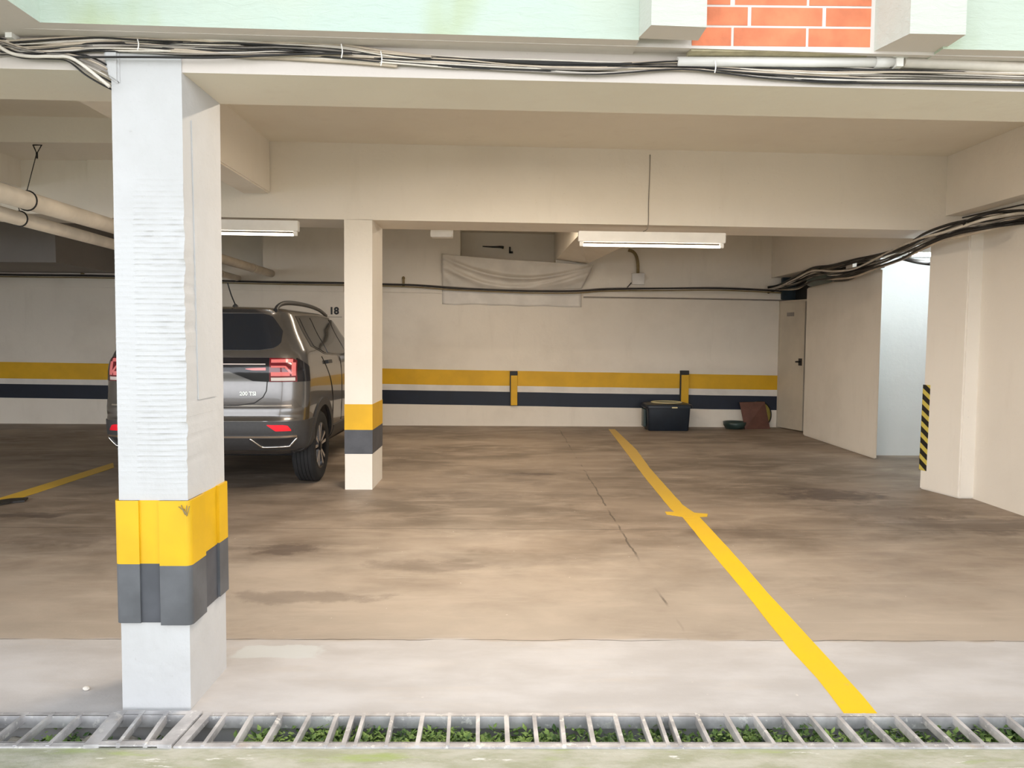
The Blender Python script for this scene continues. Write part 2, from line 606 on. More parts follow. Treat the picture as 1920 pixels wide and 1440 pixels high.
beam_x('front_beam', L_front, 3.4, Y_COL + 0.004, FB, M['front_beam'], label='cream front beam carrying the cable bundle')
_fb = bpy.data.objects['front_beam'].data
_fb.materials.append(M['ceiling'])
for p in _fb.polygons:
    if p.normal.z < -0.8:
        p.material_index = 1
beam_x('back_beam', L_mid, lambda x: L_ceil(x) + 0.1, Y_MID, MB_, M['beam'], label='deep cream beam over the second column')
beam_x('ceiling', L_ceil, 3.6, FB - 0.01, Y_BACK + 0.9, M['ceiling'], x1=7.5, label='cream painted ceiling slab')

# crack across the back beam, hooked at its ends
pa = [P(1217, 290, Y_MID), P(1219, 330, Y_MID), P(1216, 380, Y_MID), P(1215, 428, Y_MID)]

# side beam left (runs in depth from behind the front column to the back beam)
zb = P(507, 363, Y_MID).z
x1, x0 = P(507, 363, Y_MID).x, P(455, 363, Y_MID).x
bm = bmesh.new()
box(bm, x0, x1, FB, Y_MID, zb, L_ceil(x1) + 0.05)
bmesh.ops.bevel(bm, geom=bm.edges[:], offset=0.012, segments=2, affect='EDGES')
struct(obj('side_beam', bm, M['beam']), 'short cream beam behind the front column')
# far left side beam and step beam of the left bay
xs = P(38, 300, Y_MID).x
boxo('side_beam', xs - 0.3, xs, FB, Y_MID, P(40, 352, Y_MID).z, L_ceil(xs) + 0.05, M['beam'])['kind'] = 'structure'
YS = 6.42
bm = bmesh.new()
a, b = P(25, 240, YS), P(208, 268, YS)
box(bm, xs, x0, YS, Y_MID, b.z, 3.35)
struct(obj('step_beam', bm, M['beam']), 'shallow cream step beam over the left bay')
# lintel panel edge on the back beam, left bay
bm = bmesh.new()
a, b = P(162, 272, Y_MID - 0.03), P(214, 409, Y_MID - 0.03)
box(bm, a.x, b.x, Y_MID - 0.03, Y_MID + 0.1, b.z, a.z + 0.1)
struct(obj('beam_panel', bm, M['beam']))

# right side beam above the right wall
zr = P(1783, 405, Y_MID).z
xr = P(1775, 350, Y_MID).x
bm = bmesh.new()
box(bm, xr, XR + 0.5, FB, Y_MID, zr, L_ceil(xr) + 0.1)
struct(obj('side_beam', bm, M['beam']), 'cream beam along the top of the right wall')
# depth beam above the partition
xp = P(1447, 480, Y_BACK).x
zpb = P(1447, 521, Y_BACK).z
bm = bmesh.new()
box(bm, xp, xp + 0.35, MB_, Y_BACK, zpb, L_ceil(xp) + 0.05)
struct(obj('partition_beam', bm, M['beam']), 'cream beam above the side partition')

# ------------------------------------------------------------------ back wall with two recesses above
rx = [(P(235, 480, Y_BACK).x, P(493, 480, Y_BACK).x), (P(863, 470, Y_BACK).x, P(1042, 470, Y_BACK).x)]
rz0 = P(863, 505, Y_BACK).z
bm = bmesh.new()
zt = 3.4
cuts = [XL] + [v for r in rx for v in r] + [7.4]
box(bm, XL, 7.4, Y_BACK, Y_BACK + 0.85, -0.05, rz0)
for i in (0, 2, 4):
    box(bm, cuts[i], cuts[i + 1], Y_BACK, Y_BACK + 0.85, rz0, zt)
for i in (1, 3):
    box(bm, cuts[i], cuts[i + 1], Y_BACK + 0.42, Y_BACK + 0.85, rz0, zt)
struct(obj('wall_back', bm, M['wall']), 'cream back wall with painted bands')

# painted bands on the back wall (paint films lying on the wall)
xd = P(1457, 800, Y_BACK).x


def band(name, pl, pr, hl, hr, m, x_from, x_to, label, t=0.004):
    """pl, pr: top pixel at two px; hl, hr: bottom"""
    top = Line(P(*pl, Y_BACK), P(*pr, Y_BACK))
    bot = Line(P(*hl, Y_BACK), P(*hr, Y_BACK))
    bm = bmesh.new()
    n = 26
    rows = []
    for i in range(n + 1):
        x = x_from + (x_to - x_from) * i / n
        j = 0.006 * (noise.noise(Vector((x * 1.3, 3.1, len(name)))))
        rows.append([bm.verts.new((x, Y_BACK - t, bot(x) + j)), bm.verts.new((x, Y_BACK - t, top(x) + j)), bm.verts.new((x, Y_BACK + 0.01, top(x) + j)), bm.verts.new((x, Y_BACK + 0.01, bot(x) + j))])
    for i in range(n):
        for k in range(4):
            bm.faces.new((rows[i][k], rows[i][(k + 1) % 4], rows[i + 1][(k + 1) % 4], rows[i + 1][k]))
    bm.faces.new(rows[0])
    bm.faces.new(rows[-1][::-1])
    return struct(obj(name, bm, m), label)


band('wall_back_yellow_band', (718, 691), (1455, 704), (718, 720), (1455, 731), M['yellow'], XL, xd, 'yellow band painted along the back wall', 0.004)
band('wall_back_white_band', (718, 720), (1455, 731), (718, 732), (1455, 743), M['white_band'], XL, xd, 'white gap between the yellow and navy bands', 0.003)
band('wall_back_navy_band', (718, 731), (1455, 743), (718, 757), (1455, 769), M['navy'], XL, xd, 'navy band painted along the back wall', 0.004)

# other walls
bm = bmesh.new()
box(bm, XL - 0.3, XL, 2.9, Y_BACK + 0.85, -0.05, 3.4)
struct(obj('wall_left', bm, M['wall']))
# right wall: from the pillar towards the street
q0, q1 = F(1812, 936), F(1919, 962)
Xw = 0.5 * (q0.x + q1.x)
YP0, YP1 = F(1797, 935).y, F(1723, 916).y
bm = bmesh.new()
box(bm, Xw, Xw + 0.3, 1.2, YP1, -0.05, 3.4)
struct(obj('wall_right', bm, M['beam']), 'cream right hand wall beside the parking bay')
# pillar with the hazard tape
pa, pb = F(1797, 935), F(1723, 916)
bm = bmesh.new()
hexa(bm, [(pa.x, pa.y, 0), (Xw + 0.02, pa.y, 0), (Xw + 0.02, pb.y, 0), (pb.x, pb.y, 0)],
     [(pa.x + 0.01, pa.y, 2.38), (Xw + 0.02, pa.y, 2.38), (Xw + 0.02, pb.y, 2.38), (pb.x + 0.02, pb.y, 2.38)])
bmesh.ops.bevel(bm, geom=bm.edges[:], offset=0.012, segments=2, affect='EDGES')
side_pillar = obj('wall_pillar', bm, M['beam'])
struct(side_pillar, 'cream pillar edge with hazard tape at the corridor opening')
# partition between parking bay and corridor
g0, g1 = F(1505, 816), F(1643, 862)
bm = bmesh.new()
zt0, zt1 = PX(1505, 541, g0.x).z, PX(1643, 505, g1.x).z
hexa(bm, [(g0.x, g0.y, 0), (g1.x, g1.y, 0), (g1.x, g1.y, zt1), (g0.x, g0.y, zt0)],
     [(g0.x + 0.14, g0.y, 0), (g1.x + 0.14, g1.y + 0.31, 0), (g1.x + 0.14, g1.y + 0.31, zt1), (g0.x + 0.14, g0.y, zt0)])
bmesh.ops.bevel(bm, geom=bm.edges[:], offset=0.015, segments=2, affect='EDGES')
struct(obj('wall_partition', bm, M['wall']), 'low cream partition that stops short of the ceiling')
# stub wall above the door / dark room behind
d0, d1 = P(1457, 801, Y_BACK - 0.02), F(1503, 810)
d0.z = 0
zd = P(1457, 568, d0.y).z
xq = 0.5 * (d0.x + d1.x)
dr = empty('door_1', (d0.x, d0.y, 0), math.atan2(d1.y - d0.y, d1.x - d0.x))
dl = (d1 - d0).length
struct(dr, 'narrow beige utility door at the end of the back wall')
bm = bmesh.new()
box(bm, 0, dl, 0, 0.04, 0.012, zd)
bmesh.ops.bevel(bm, geom=bm.edges[:], offset=0.004, segments=1, affect='EDGES')
obj('door_leaf', bm, M['door'], dr)
bm = bmesh.new()
box(bm, -0.05, 0.0, -0.005, 0.06, 0, zd + 0.03)
box(bm, -0.05, dl + 0.05, -0.005, 0.06, zd, zd + 0.03)
obj('door_frame', bm, M['door'], dr)
bm = bmesh.new()
box(bm, dl - 0.11, dl - 0.04, -0.012, 0, 1.02, 1.13)
tube(bm, [(dl - 0.075, -0.01, 1.08), (dl - 0.075, -0.05, 1.08), (dl - 0.12, -0.052, 1.078)], 0.013, 8, 3)
obj('door_handle', bm, M['black_metal'], dr)
bm = bmesh.new()
box(bm, dl * 0.30, dl * 0.58, -0.006, 0, zd - 0.22, zd - 0.16)
obj('door_plate', bm, M['cable_grey'], dr)

# corridor behind the opening
cw = F(1685, 854)
bm = bmesh.new()
box(bm, g1.x + 0.14, 7.4, cw.y, cw.y + 0.12, -0.05, 3.3)
struct(obj('wall_corridor', bm, M['white_wall']), 'bright white corridor wall beyond the opening')
bm = bmesh.new()
box(bm, 7.2, 7.4, 6, cw.y, -0.05, 3.3)
struct(obj('wall_corridor_end', bm, M['white_wall']))
bm = bmesh.new()
box(bm, Xw + 0.02, 7.4, YP1 - 0.2, YP1, -0.05, 3.3)
struct(obj('wall_corridor_near', bm, M['white_wall']))
# dark store room behind the partition
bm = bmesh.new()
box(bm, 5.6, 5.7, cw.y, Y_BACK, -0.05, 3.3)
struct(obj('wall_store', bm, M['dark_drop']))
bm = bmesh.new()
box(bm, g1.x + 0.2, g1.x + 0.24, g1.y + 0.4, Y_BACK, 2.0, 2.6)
struct(obj('store_shade_board', bm, M['cable_black']))  # added black board standing for the shade in the slot above the partition
bm = bmesh.new()
a, b = P(1468, 520, d0.y - 0.12), P(1503, 562, d0.y - 0.12)
box(bm, a.x, b.x, d0.y - 0.12, d0.y - 0.04, b.z, a.z)
bmesh.ops.bevel(bm, geom=bm.edges[:], offset=0.01, segments=2, affect='EDGES')
tag(obj('teal_shade_panel', bm, M['teal']), 'dark teal panel standing for the shadowed wall above the utility door', 'shade panel')  # dark panel put where the wall above the door is only in shadow

# dark drop in the far left and its label
bm = bmesh.new()
a, b = P(-400, 400, 10.6), P(105, 492, 10.6)
box(bm, XL, b.x, 10.6, Y_BACK, b.z, 3.3)
struct(obj('ceiling_drop', bm, M['dark_drop']), 'dark grey boxed drop under the ceiling of the left bay')
# sloping soffit right of the recess
bm = bmesh.new()
ya, yb_ = 9.4, Y_BACK + 0.01
hexa(bm, [P(1042, 487, yb_), P(1100, 495, yb_), P(1100, 400, yb_), P(1042, 400, yb_)],
     [P(1086, 440, ya), P(1170, 462, ya), P(1170, 380, ya), P(1086, 380, ya)])
struct(obj('recess_beam', bm, M['wall']))

# ------------------------------------------------------------------ facade above the front beam
ZS = lambda x: L_sof(x)
Y_G = 2.745 * Y_COL / 2.88
Y_PIL = 2.64 * Y_COL / 2.88
Y_BR = 2.80 * Y_COL / 2.88


def facade(name, pxl, pyl, pxr, pyr, Y, m, label, ztop=4.2, yb=None, xlb=None):
    a, b = P(pxl, pyl, Y), P(pxr, pyr, Y)
    xlb = a.x if xlb is None else xlb
    bm = bmesh.new()
    yb = yb or Y_COL + 0.3
    hexa(bm, [(a.x, Y, a.z), (b.x, Y, b.z), (b.x, Y, ztop), (a.x, Y, ztop)], [(xlb, yb, a.z + 0.0), (b.x, yb, b.z), (b.x, yb, ztop), (xlb, yb, ztop)])
    for f in bm.faces:
        f.normal_update()
    return struct(obj(name, bm, m), label)


def with_soffit(o):
    """underside gets the soffit paint"""
    me = o.data
    me.materials.append(M['soffit'])
    for p in me.polygons:
        if p.normal.z < -0.8:
            p.material_index = 1
    return o


with_soffit(facade('facade_wall', 75, 42, 1198, 75, Y_G, M['mint'], 'mint green rendered facade over the front column'))
# left projecting volume (only its inner side and underside are in view)
a = P(75, 42, Y_G)
bm = bmesh.new()
box(bm, -9, a.x, Y_G - 0.6, Y_COL + 0.3, a.z, 4.2)
with_soffit(struct(obj('facade_wall', bm, M['mint']), 'projecting mint facade at the upper left corner'))
# pilaster left of the bricks
with_soffit(facade('pilaster_wall', 1221, 47, 1325, 51, Y_PIL, M['pale'], 'pale pilaster left of the brick panel', yb=Y_G + 0.01, xlb=P(1197, 75, Y_G).x))
# brick panel: mortar body with brick faces
bm = bmesh.new()
a, b = P(1297, 92, Y_BR), P(1636, 96, Y_BR)
box(bm, a.x, b.x, Y_BR + 0.008, Y_COL + 0.3, a.z - 0.004, 4.2)
zrow = a.z + 0.012
px2x = lambda px: P(px, 60, Y_BR).x
rows = [[1230, 1371, 1376, 1511, 1516, 1632], [1250, 1401, 1408, 1541, 1548, 1632], [1210, 1368, 1377, 1511, 1516, 1632]]
hz = P(1450, 58, Y_BR).z - P(1450, 92, Y_BR).z
for r in range(18):
    xsx = rows[r % 2 if r < 2 else (2 if r % 2 == 0 else 1)]
    z0 = zrow + r * (hz + 0.008)
    for k in range(0, 6, 2):
        box(bm, max(px2x(xsx[k]), a.x), px2x(xsx[k + 1]), Y_BR + 0.002 * random.random() - 0.002, Y_BR + 0.02, z0, z0 + hz, 1)
o = struct(obj('brick_wall', bm, [M['mortar'], M['brick']]), 'orange brick panel in the facade')
# right pilaster (front face + its inner side) and right mint wall
with_soffit(facade('pilaster_wall', 1706, 63, 1811, 65, Y_PIL, M['pale'], 'pale pilaster right of the brick panel', yb=Y_BR + 0.01, xlb=P(1637, 96, Y_BR).x))
with_soffit(facade('facade_wall', 1768, 92, 2700, 110, Y_G, M['mint'], 'mint facade right of the right pilaster'))
# soffit slab joining everything to the beam face
bm = bmesh.new()
xa, xb = -9, 8
for (x0_, x1_) in ((xa, 8),):
    y0_, y1_ = Y_BR, Y_COL + 0.02
    hexa(bm, [(x0_, y0_, P(75, 42, Y_G).z - 0.002 + (x0_ - P(75, 42, Y_G).x) * L_sof.k), (x1_, y0_, P(75, 42, Y_G).z - 0.002 + (x1_ - P(75, 42, Y_G).x) * L_sof.k),
              (x1_, y0_, 3.0), (x0_, y0_, 3.0)],
         [(x0_, y1_, ZS(x0_)), (x1_, y1_, ZS(x1_)), (x1_, y1_, 3.0), (x0_, y1_, 3.0)])
struct(obj('facade_soffit_wall', bm, M['soffit']), 'beige underside of the facade above the cables')
# building side returns outside the frame keep the daylight out of the roof void
bm = bmesh.new()
box(bm, XL - 0.3, 7.6, Y_COL + 0.25, Y_BACK + 1.0, 4.0, 4.1)
struct(obj('roof_slab', bm, M['soffit']))

# ------------------------------------------------------------------ front column
cl0, cl1 = P(230, 1322, Y_COL), P(208, 112, Y_COL)       # left edge bottom / top
cr0, cr1 = P(358, 1331, Y_COL), P(340, 115, Y_COL)       # right front edge
ztop = 2.5


def edge(a, b, z):
    t = (z - a.z) / (b.z - a.z)
    return a.x + (b.x - a.x) * t


col = empty('concrete_column', (0.5 * (cl0.x + cr0.x), Y_COL, 0))
tag(col, 'thick white front column with ridged plaster and yellow and grey corner guards', 'column', kind='thing')
CO = Vector(col.location)
bm = bmesh.new()
NX, NZ = 26, 420
grid = []
for j in range(NZ + 1):
    z = ztop * j / NZ
    xl, xr_ = edge(cl0, cl1, z), edge(cr0, cr1, z)
    row = []
    for i in range(NX + 1):
        u = i / NX
        x = xl + (xr_ - xl) * u
        m = max(0, min(1, (z - 0.80) / 0.2)) * max(0, min(1, (2.02 - z) / 0.25))
        s = noise.noise(Vector((u * 1.2, z * 2.0, 0.3)))
        ph = z * 2 * math.pi / 0.0205 + 2.0 * noise.noise(Vector((u * 0.9, z * 3, 5.0))) + 0.9 * noise.noise(Vector((u * 4, z * 9, 5.0)))
        amp = 0.0040 * (0.35 + 1.3 * abs(noise.noise(Vector((u * 5, z * 14, 2.0))))) * (0.25 if u < 0.28 else 1.0)
        d = m * amp * max(-0.2, math.sin(ph)) + 0.0025 * noise.noise(Vector((u * 3, z * 4, 9)))
        chip = max(0, u - 0.88) / 0.12
        d -= m * chip * 0.014 * max(0, noise.noise(Vector((z * 22, 1.7, u * 3))) + 0.15)
        d -= max(0, 0.5 - abs(z - 0.17) * 3) * 0.004 * noise.noise(Vector((u * 9, z * 30, 4)))
        dx = chip * m * -0.007 * max(0, noise.noise(Vector((z * 25, 8.7, 0)))) if i == NX else 0
        row.append(bm.verts.new(Vector((x + dx, Y_COL - d, z)) - CO))
    grid.append(row)
for j in range(NZ):
    for i in range(NX):
        bm.faces.new((grid[j][i], grid[j][i + 1], grid[j + 1][i + 1], grid[j + 1][i]))
backr = []
for j in range(NZ + 1):
    z = ztop * j / NZ
    xl, xr_ = edge(cl0, cl1, z), edge(cr0, cr1, z)
    backr.append((bm.verts.new(Vector((xl, FB, z)) - CO), bm.verts.new(Vector((xr_, FB, z)) - CO)))
for j in range(NZ):
    bm.faces.new((grid[j][NX], backr[j][1], backr[j + 1][1], grid[j + 1][NX]))
    bm.faces.new((backr[j][0], grid[j][0], grid[j + 1][0], backr[j + 1][0]))
    bm.faces.new((backr[j][1], backr[j][0], backr[j + 1][0], backr[j + 1][1]))
obj('column_shaft', bm, M['column'], col)
# thin raised plaster panel on the right side
zz0, zz1 = PX(390, 745, cr0.x).z, 2.2
bm = bmesh.new()
ya_, yb2 = PX(366, 600, cr0.x).y, PX(400, 600, cr0.x).y
hexa(bm, [Vector((edge(cr0, cr1, zz0) - 0.01, ya_, zz0)) - CO, Vector((edge(cr0, cr1, zz0) - 0.01, yb2, zz0)) - CO, Vector((edge(cr0, cr1, zz1) - 0.01, yb2, zz1)) - CO, Vector((edge(cr0, cr1, zz1) - 0.01, ya_ - 0.03, zz1)) - CO],
     [Vector((edge(cr0, cr1, zz0) + 0.004, ya_, zz0)) - CO, Vector((edge(cr0, cr1, zz0) + 0.004, yb2, zz0)) - CO, Vector((edge(cr0, cr1, zz1) + 0.004, yb2, zz1)) - CO, Vector((edge(cr0, cr1, zz1) + 0.004, ya_ - 0.03, zz1)) - CO])
obj('plaster_patch', bm, M['column'], col)
# plaster haunch at the top left
bm = bmesh.new()
a, b = P(195, 95, Y_COL), P(210, 160, Y_COL)
hexa(bm, [Vector((a.x, Y_COL - 0.012, a.z)) - CO, Vector((b.x + 0.03, Y_COL - 0.012, a.z)) - CO, Vector((b.x + 0.03, Y_COL - 0.012, b.z)) - CO, Vector((a.x + 0.012, Y_COL - 0.012, b.z + 0.03)) - CO],
     [Vector((a.x, FB, a.z)) - CO, Vector((b.x + 0.03, FB, a.z)) - CO, Vector((b.x + 0.03, FB, b.z)) - CO, Vector((a.x + 0.012, FB, b.z + 0.03)) - CO])
bmesh.ops.bevel(bm, geom=bm.edges[:], offset=0.008, segments=2, affect='EDGES')
obj('plaster_haunch', bm, M['column'], col)
# painted bands and guards
gz = [P(290, 938, Y_COL).z, P(290, 1056, Y_COL).z, P(290, 1166, Y_COL).z]
xcl, xcr = edge(cl0, cl1, 0.6), edge(cr0, cr1, 0.6)
for (za, zb_, mm, nm) in ((gz[1], gz[0], M['guard_yellow'], 'yellow_band'), (gz[2], gz[1], M['grey_paint'], 'grey_band')):
    bm = bmesh.new()
    box(bm, xcl - 0.004 - CO.x, xcr + 0.004 - CO.x, Y_COL - 0.006 - CO.y, FB + 0.004 - CO.y, za, zb_)
    obj(nm, bm, mm, col)


def guard(cx, cy, sx, sy, wx, wy, tth, za, zm, zt_):
    """L-shaped rubber guard: outside of the corner (cx, cy), arms running sx along x and sy along y; grey below, yellow above"""
    bm = bmesh.new()
    o_, r_ = tth, 0.022

    def sec(z):
        pts = [(cx - sx * wx, cy - sy * -0.0), (cx - sx * wx, cy - sy * o_)]
        # outer rounded corner
        for k in range(6):
            q = math.pi / 2 * k / 5
            pts.append((cx + sx * (o_ - r_ + r_ * math.sin(q)), cy - sy * (o_ - r_ + r_ * math.cos(q))))
        pts += [(cx + sx * o_, cy + sy * wy), (cx, cy + sy * wy), (cx, cy)]
        return [bm.verts.new(Vector((p[0], p[1], z)) - CO) for p in pts]
    zs = [za, za + 0.006, zm, zt_ - 0.006, zt_]
    S = [sec(z) for z in zs]
    for i in range(len(S) - 1):
        for k in range(len(S[0])):
            f = bm.faces.new((S[i][k], S[i][(k + 1) % len(S[0])], S[i + 1][(k + 1) % len(S[0])], S[i + 1][k]))
            f.material_index = 0 if i < 2 else 1
    bm.faces.new(S[0][::-1]).material_index = 0
    bm.faces.new(S[-1]).material_index = 1
    return obj('corner_guard', bm, [M['guard_grey'], M['guard_yellow']], col)


kpx = Y_COL / FPX
guard(xcr, Y_COL, 1, 1, 52 * kpx, 0.13, 0.014, gz[2] - 0.008, gz[1] - 0.006, gz[0])
guard(xcl, Y_COL, -1, 1, 40 * kpx, 0.12, 0.014, gz[2], gz[1], gz[0])
guard(xcr, FB, 1, -1, 0.10, 0.10, 0.014, gz[2] + 0.004, gz[1] + 0.004, gz[0] + 0.002)
guard(xcl, FB, -1, -1, 0.10, 0.10, 0.014, gz[2] + 0.004, gz[1] + 0.004, gz[0] + 0.002)
# peeled scrap of tape on the yellow guard
pc = P(345, 950, Y_COL - 0.016)
bm = bmesh.new()
for k in range(5):
    tube(bm, [Vector((pc.x - 0.02 + 0.01 * k, pc.y, pc.z + 0.008 * math.sin(k * 2.3))) - CO, Vector((pc.x - 0.005 + 0.004 * k, pc.y - 0.004, pc.z - 0.01 - 0.006 * k)) - CO, Vector((pc.x + 0.01 - 0.008 * (k % 2), pc.y - 0.003, pc.z - 0.024)) - CO], 0.0016, 5, 4)
obj('tape_scrap', bm, M['brass'], col)

# ------------------------------------------------------------------ second column
c0, c1 = P(647, 918, Y_MID), P(645, 410, Y_MID)
e0, e1 = P(698, 918, Y_MID), P(698, 410, Y_MID)
col2 = empty('concrete_column', (0.5 * (c0.x + e0.x), Y_MID, 0))
tag(col2, 'slender cream column under the back beam beside the parked car', 'column', kind='thing')
CO2 = Vector(col2.location)
yb3 = F(717, 897).y
zs = [0, P(672, 851, Y_MID).z, P(672, 806, Y_MID).z, P(672, 758, Y_MID).z, 2.5]


def colseg(za, zb_, m, nm, grow):
    bm = bmesh.new()
    f = lambda z: (edge(c0, c1, z), edge(e0, e1, z))
    (xa, xb), (xc, xd_) = f(za), f(zb_)
    hexa(bm, [Vector(p) - CO2 for p in ((xa - grow, Y_MID - grow, za), (xb + grow, Y_MID - grow, za), (xb + grow, yb3 + grow, za), (xa - grow, yb3 + grow, za))],
         [Vector(p) - CO2 for p in ((xc - grow, Y_MID - grow, zb_), (xd_ + grow, Y_MID - grow, zb_), (xd_ + grow, yb3 + grow, zb_), (xc - grow, yb3 + grow, zb_))])
    return obj(nm, bm, m, col2)


colseg(0, L_mid(c0.x + 0.13) + 0.002, M['beam'], 'column_shaft', 0)
colseg(zs[1], zs[2], M['grey_paint'], 'grey_band', 0.003)
colseg(zs[2], zs[3], M['yellow'], 'yellow_band', 0.003)

# ------------------------------------------------------------------ hazard tape strip on the pillar
bm = bmesh.new()
a0, a1 = PX(1722, 880, pb.x - 0.004), PX(1728, 721, pb.x - 0.004)
ti = empty('hazard_tape', (pb.x, pb.y - 0.05, a0.z))
dyv = (pa - pb).normalized()
for (s0, s1) in ((-0.002, 0.085),):
    p0, p1 = pb + dyv * s0, pb + dyv * s1
    nv = Vector((-1, 0, 0)) * 0.006
    off = Vector(ti.location)
    hexa(bm, [Vector((p0.x, p0.y, a0.z)) - off, Vector((p1.x, p1.y, a0.z)) - off, Vector((p1.x + 0.01, p1.y, a1.z)) - off, Vector((p0.x + 0.01, p0.y, a1.z)) - off],
         [Vector((p0.x, p0.y, a0.z)) + nv - off, Vector((p1.x, p1.y, a0.z)) + nv - off, Vector((p1.x + 0.01, p1.y, a1.z)) + nv - off, Vector((p0.x + 0.01, p0.y, a1.z)) + nv - off])
bpy.data.objects.remove(ti)
for v in bm.verts:
    v.co += off
tag(obj('hazard_tape', bm, M['hazard']), 'black and yellow striped hazard tape on the pillar corner', 'tape')

# ------------------------------------------------------------------ floor markings


def floor_strip(name, left, right, m, label, cat, z=0.003):
    bm = bmesh.new()
    L = [F(*p) for p in left]
    R = [F(*p) for p in right]

    def resample(pts, n=60):
        ys = [p.y for p in pts]
        out = []
        for i in range(n + 1):
            y = ys[0] + (ys[-1] - ys[0]) * i / n
            for k in range(len(pts) - 1):
                if (ys[k] - y) * (ys[k + 1] - y) <= 1e-9:
                    t = (y - ys[k]) / (ys[k + 1] - ys[k])
                    out.append(pts[k].lerp(pts[k + 1], t))
                    break
            else:
                out.append(pts[-1])
        return out
    Lr, Rr = resample(L), resample(R)
    vs = []
    for i, (a, b) in enumerate(zip(Lr, Rr)):
        j = 0.004 * noise.noise(Vector((i * 0.7, 0, 3)))
        j2 = 0.004 * noise.noise(Vector((i * 0.7, 5, 3)))
        vs.append([bm.verts.new((a.x + j, a.y, 0.0005)), bm.verts.new((a.x + j, a.y, z)), bm.verts.new((b.x + j2, b.y, z)), bm.verts.new((b.x + j2, b.y, 0.0005))])
    for i in range(len(vs) - 1):
        for k in range(4):
            bm.faces.new((vs[i][k], vs[i][(k + 1) % 4], vs[i + 1][(k + 1) % 4], vs[i + 1][k]))
    bm.faces.new(vs[0])
    bm.faces.new(vs[-1][::-1])
    return tag(obj(name, bm, m), label, cat)


def worn_yellow():
    t = NT('worn_yellow_road_paint')
    x, y, z = t.xyz()
    wear = t.ramp(t.noise(2.0, 5, 0.65), 0.35, 0.75)
    far = t.ramp(y, 4.0, 9.5)              # duller, browner paint deeper in the bay
    c = t.mix(t.math('MULTIPLY', wear, 0.25), (0.88, 0.56, 0.006, 1), (0.80, 0.47, 0.04, 1))
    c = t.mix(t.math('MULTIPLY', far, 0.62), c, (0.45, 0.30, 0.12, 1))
    c = t.mix(t.math('MULTIPLY', t.ramp(t.noise(12, 5, 0.7), 0.62, 0.72), 0.5), c, (0.5, 0.38, 0.2, 1))
    return t.out(c, 0.55, 0, t.noise(30, 4), 0.15, 0.004)


M['road_yellow'] = worn_yellow()
ln = floor_strip('parking_line', [(1583, 1339), (1533, 1273), (1477, 1213), (1390, 1103), (1320, 1020), (1280, 970), (1260, 958), (1207, 893), (1173, 847), (1141, 805)],
                 [(1645, 1339), (1610, 1297), (1527, 1207), (1440, 1113), (1383, 1047), (1310, 968), (1280, 947), (1220, 880), (1193, 843), (1153, 805)],
                 M['road_yellow'], 'long yellow bay line running from the drain to the back wall', 'parking line')
bm = bmesh.new()
q = [F(1247, 960), F(1290, 961), F(1327, 964), F(1326, 969), F(1290, 971), F(1250, 965)]
lo = [bm.verts.new((p.x, p.y, 0.0005)) for p in q]
hi = [bm.verts.new((p.x, p.y, 0.0036)) for p in q]
bm.faces.new(lo[::-1])
bm.faces.new(hi)
for k in range(6):
    bm.faces.new((lo[k], lo[(k + 1) % 6], hi[(k + 1) % 6], hi[k]))
obj('cross_mark', bm, M['road_yellow'], ln)
floor_strip('parking_line', [(-400, 1056), (0, 934), (212, 868)], [(-400, 1075), (0, 947), (214, 877)], M['road_yellow'], 'faded yellow bay line left of the front column', 'parking line')

# ------------------------------------------------------------------ drain grates


def bar(bm, a, b, w, d, z=0.0, tilt=0.0):
    a, b = Vector(a), Vector(b)
    t = (b - a).normalized()
    s = Vector((-t.y, t.x, 0)) * w * 0.5
    dz = Vector((tilt, 0, -d))
    zz = Vector((0, 0, z))
    hexa(bm, [a - s + zz, a + s + zz, b + s + zz, b - s + zz], [a - s + zz + dz, a + s + zz + dz, b + s + zz + dz, b - s + zz + dz])


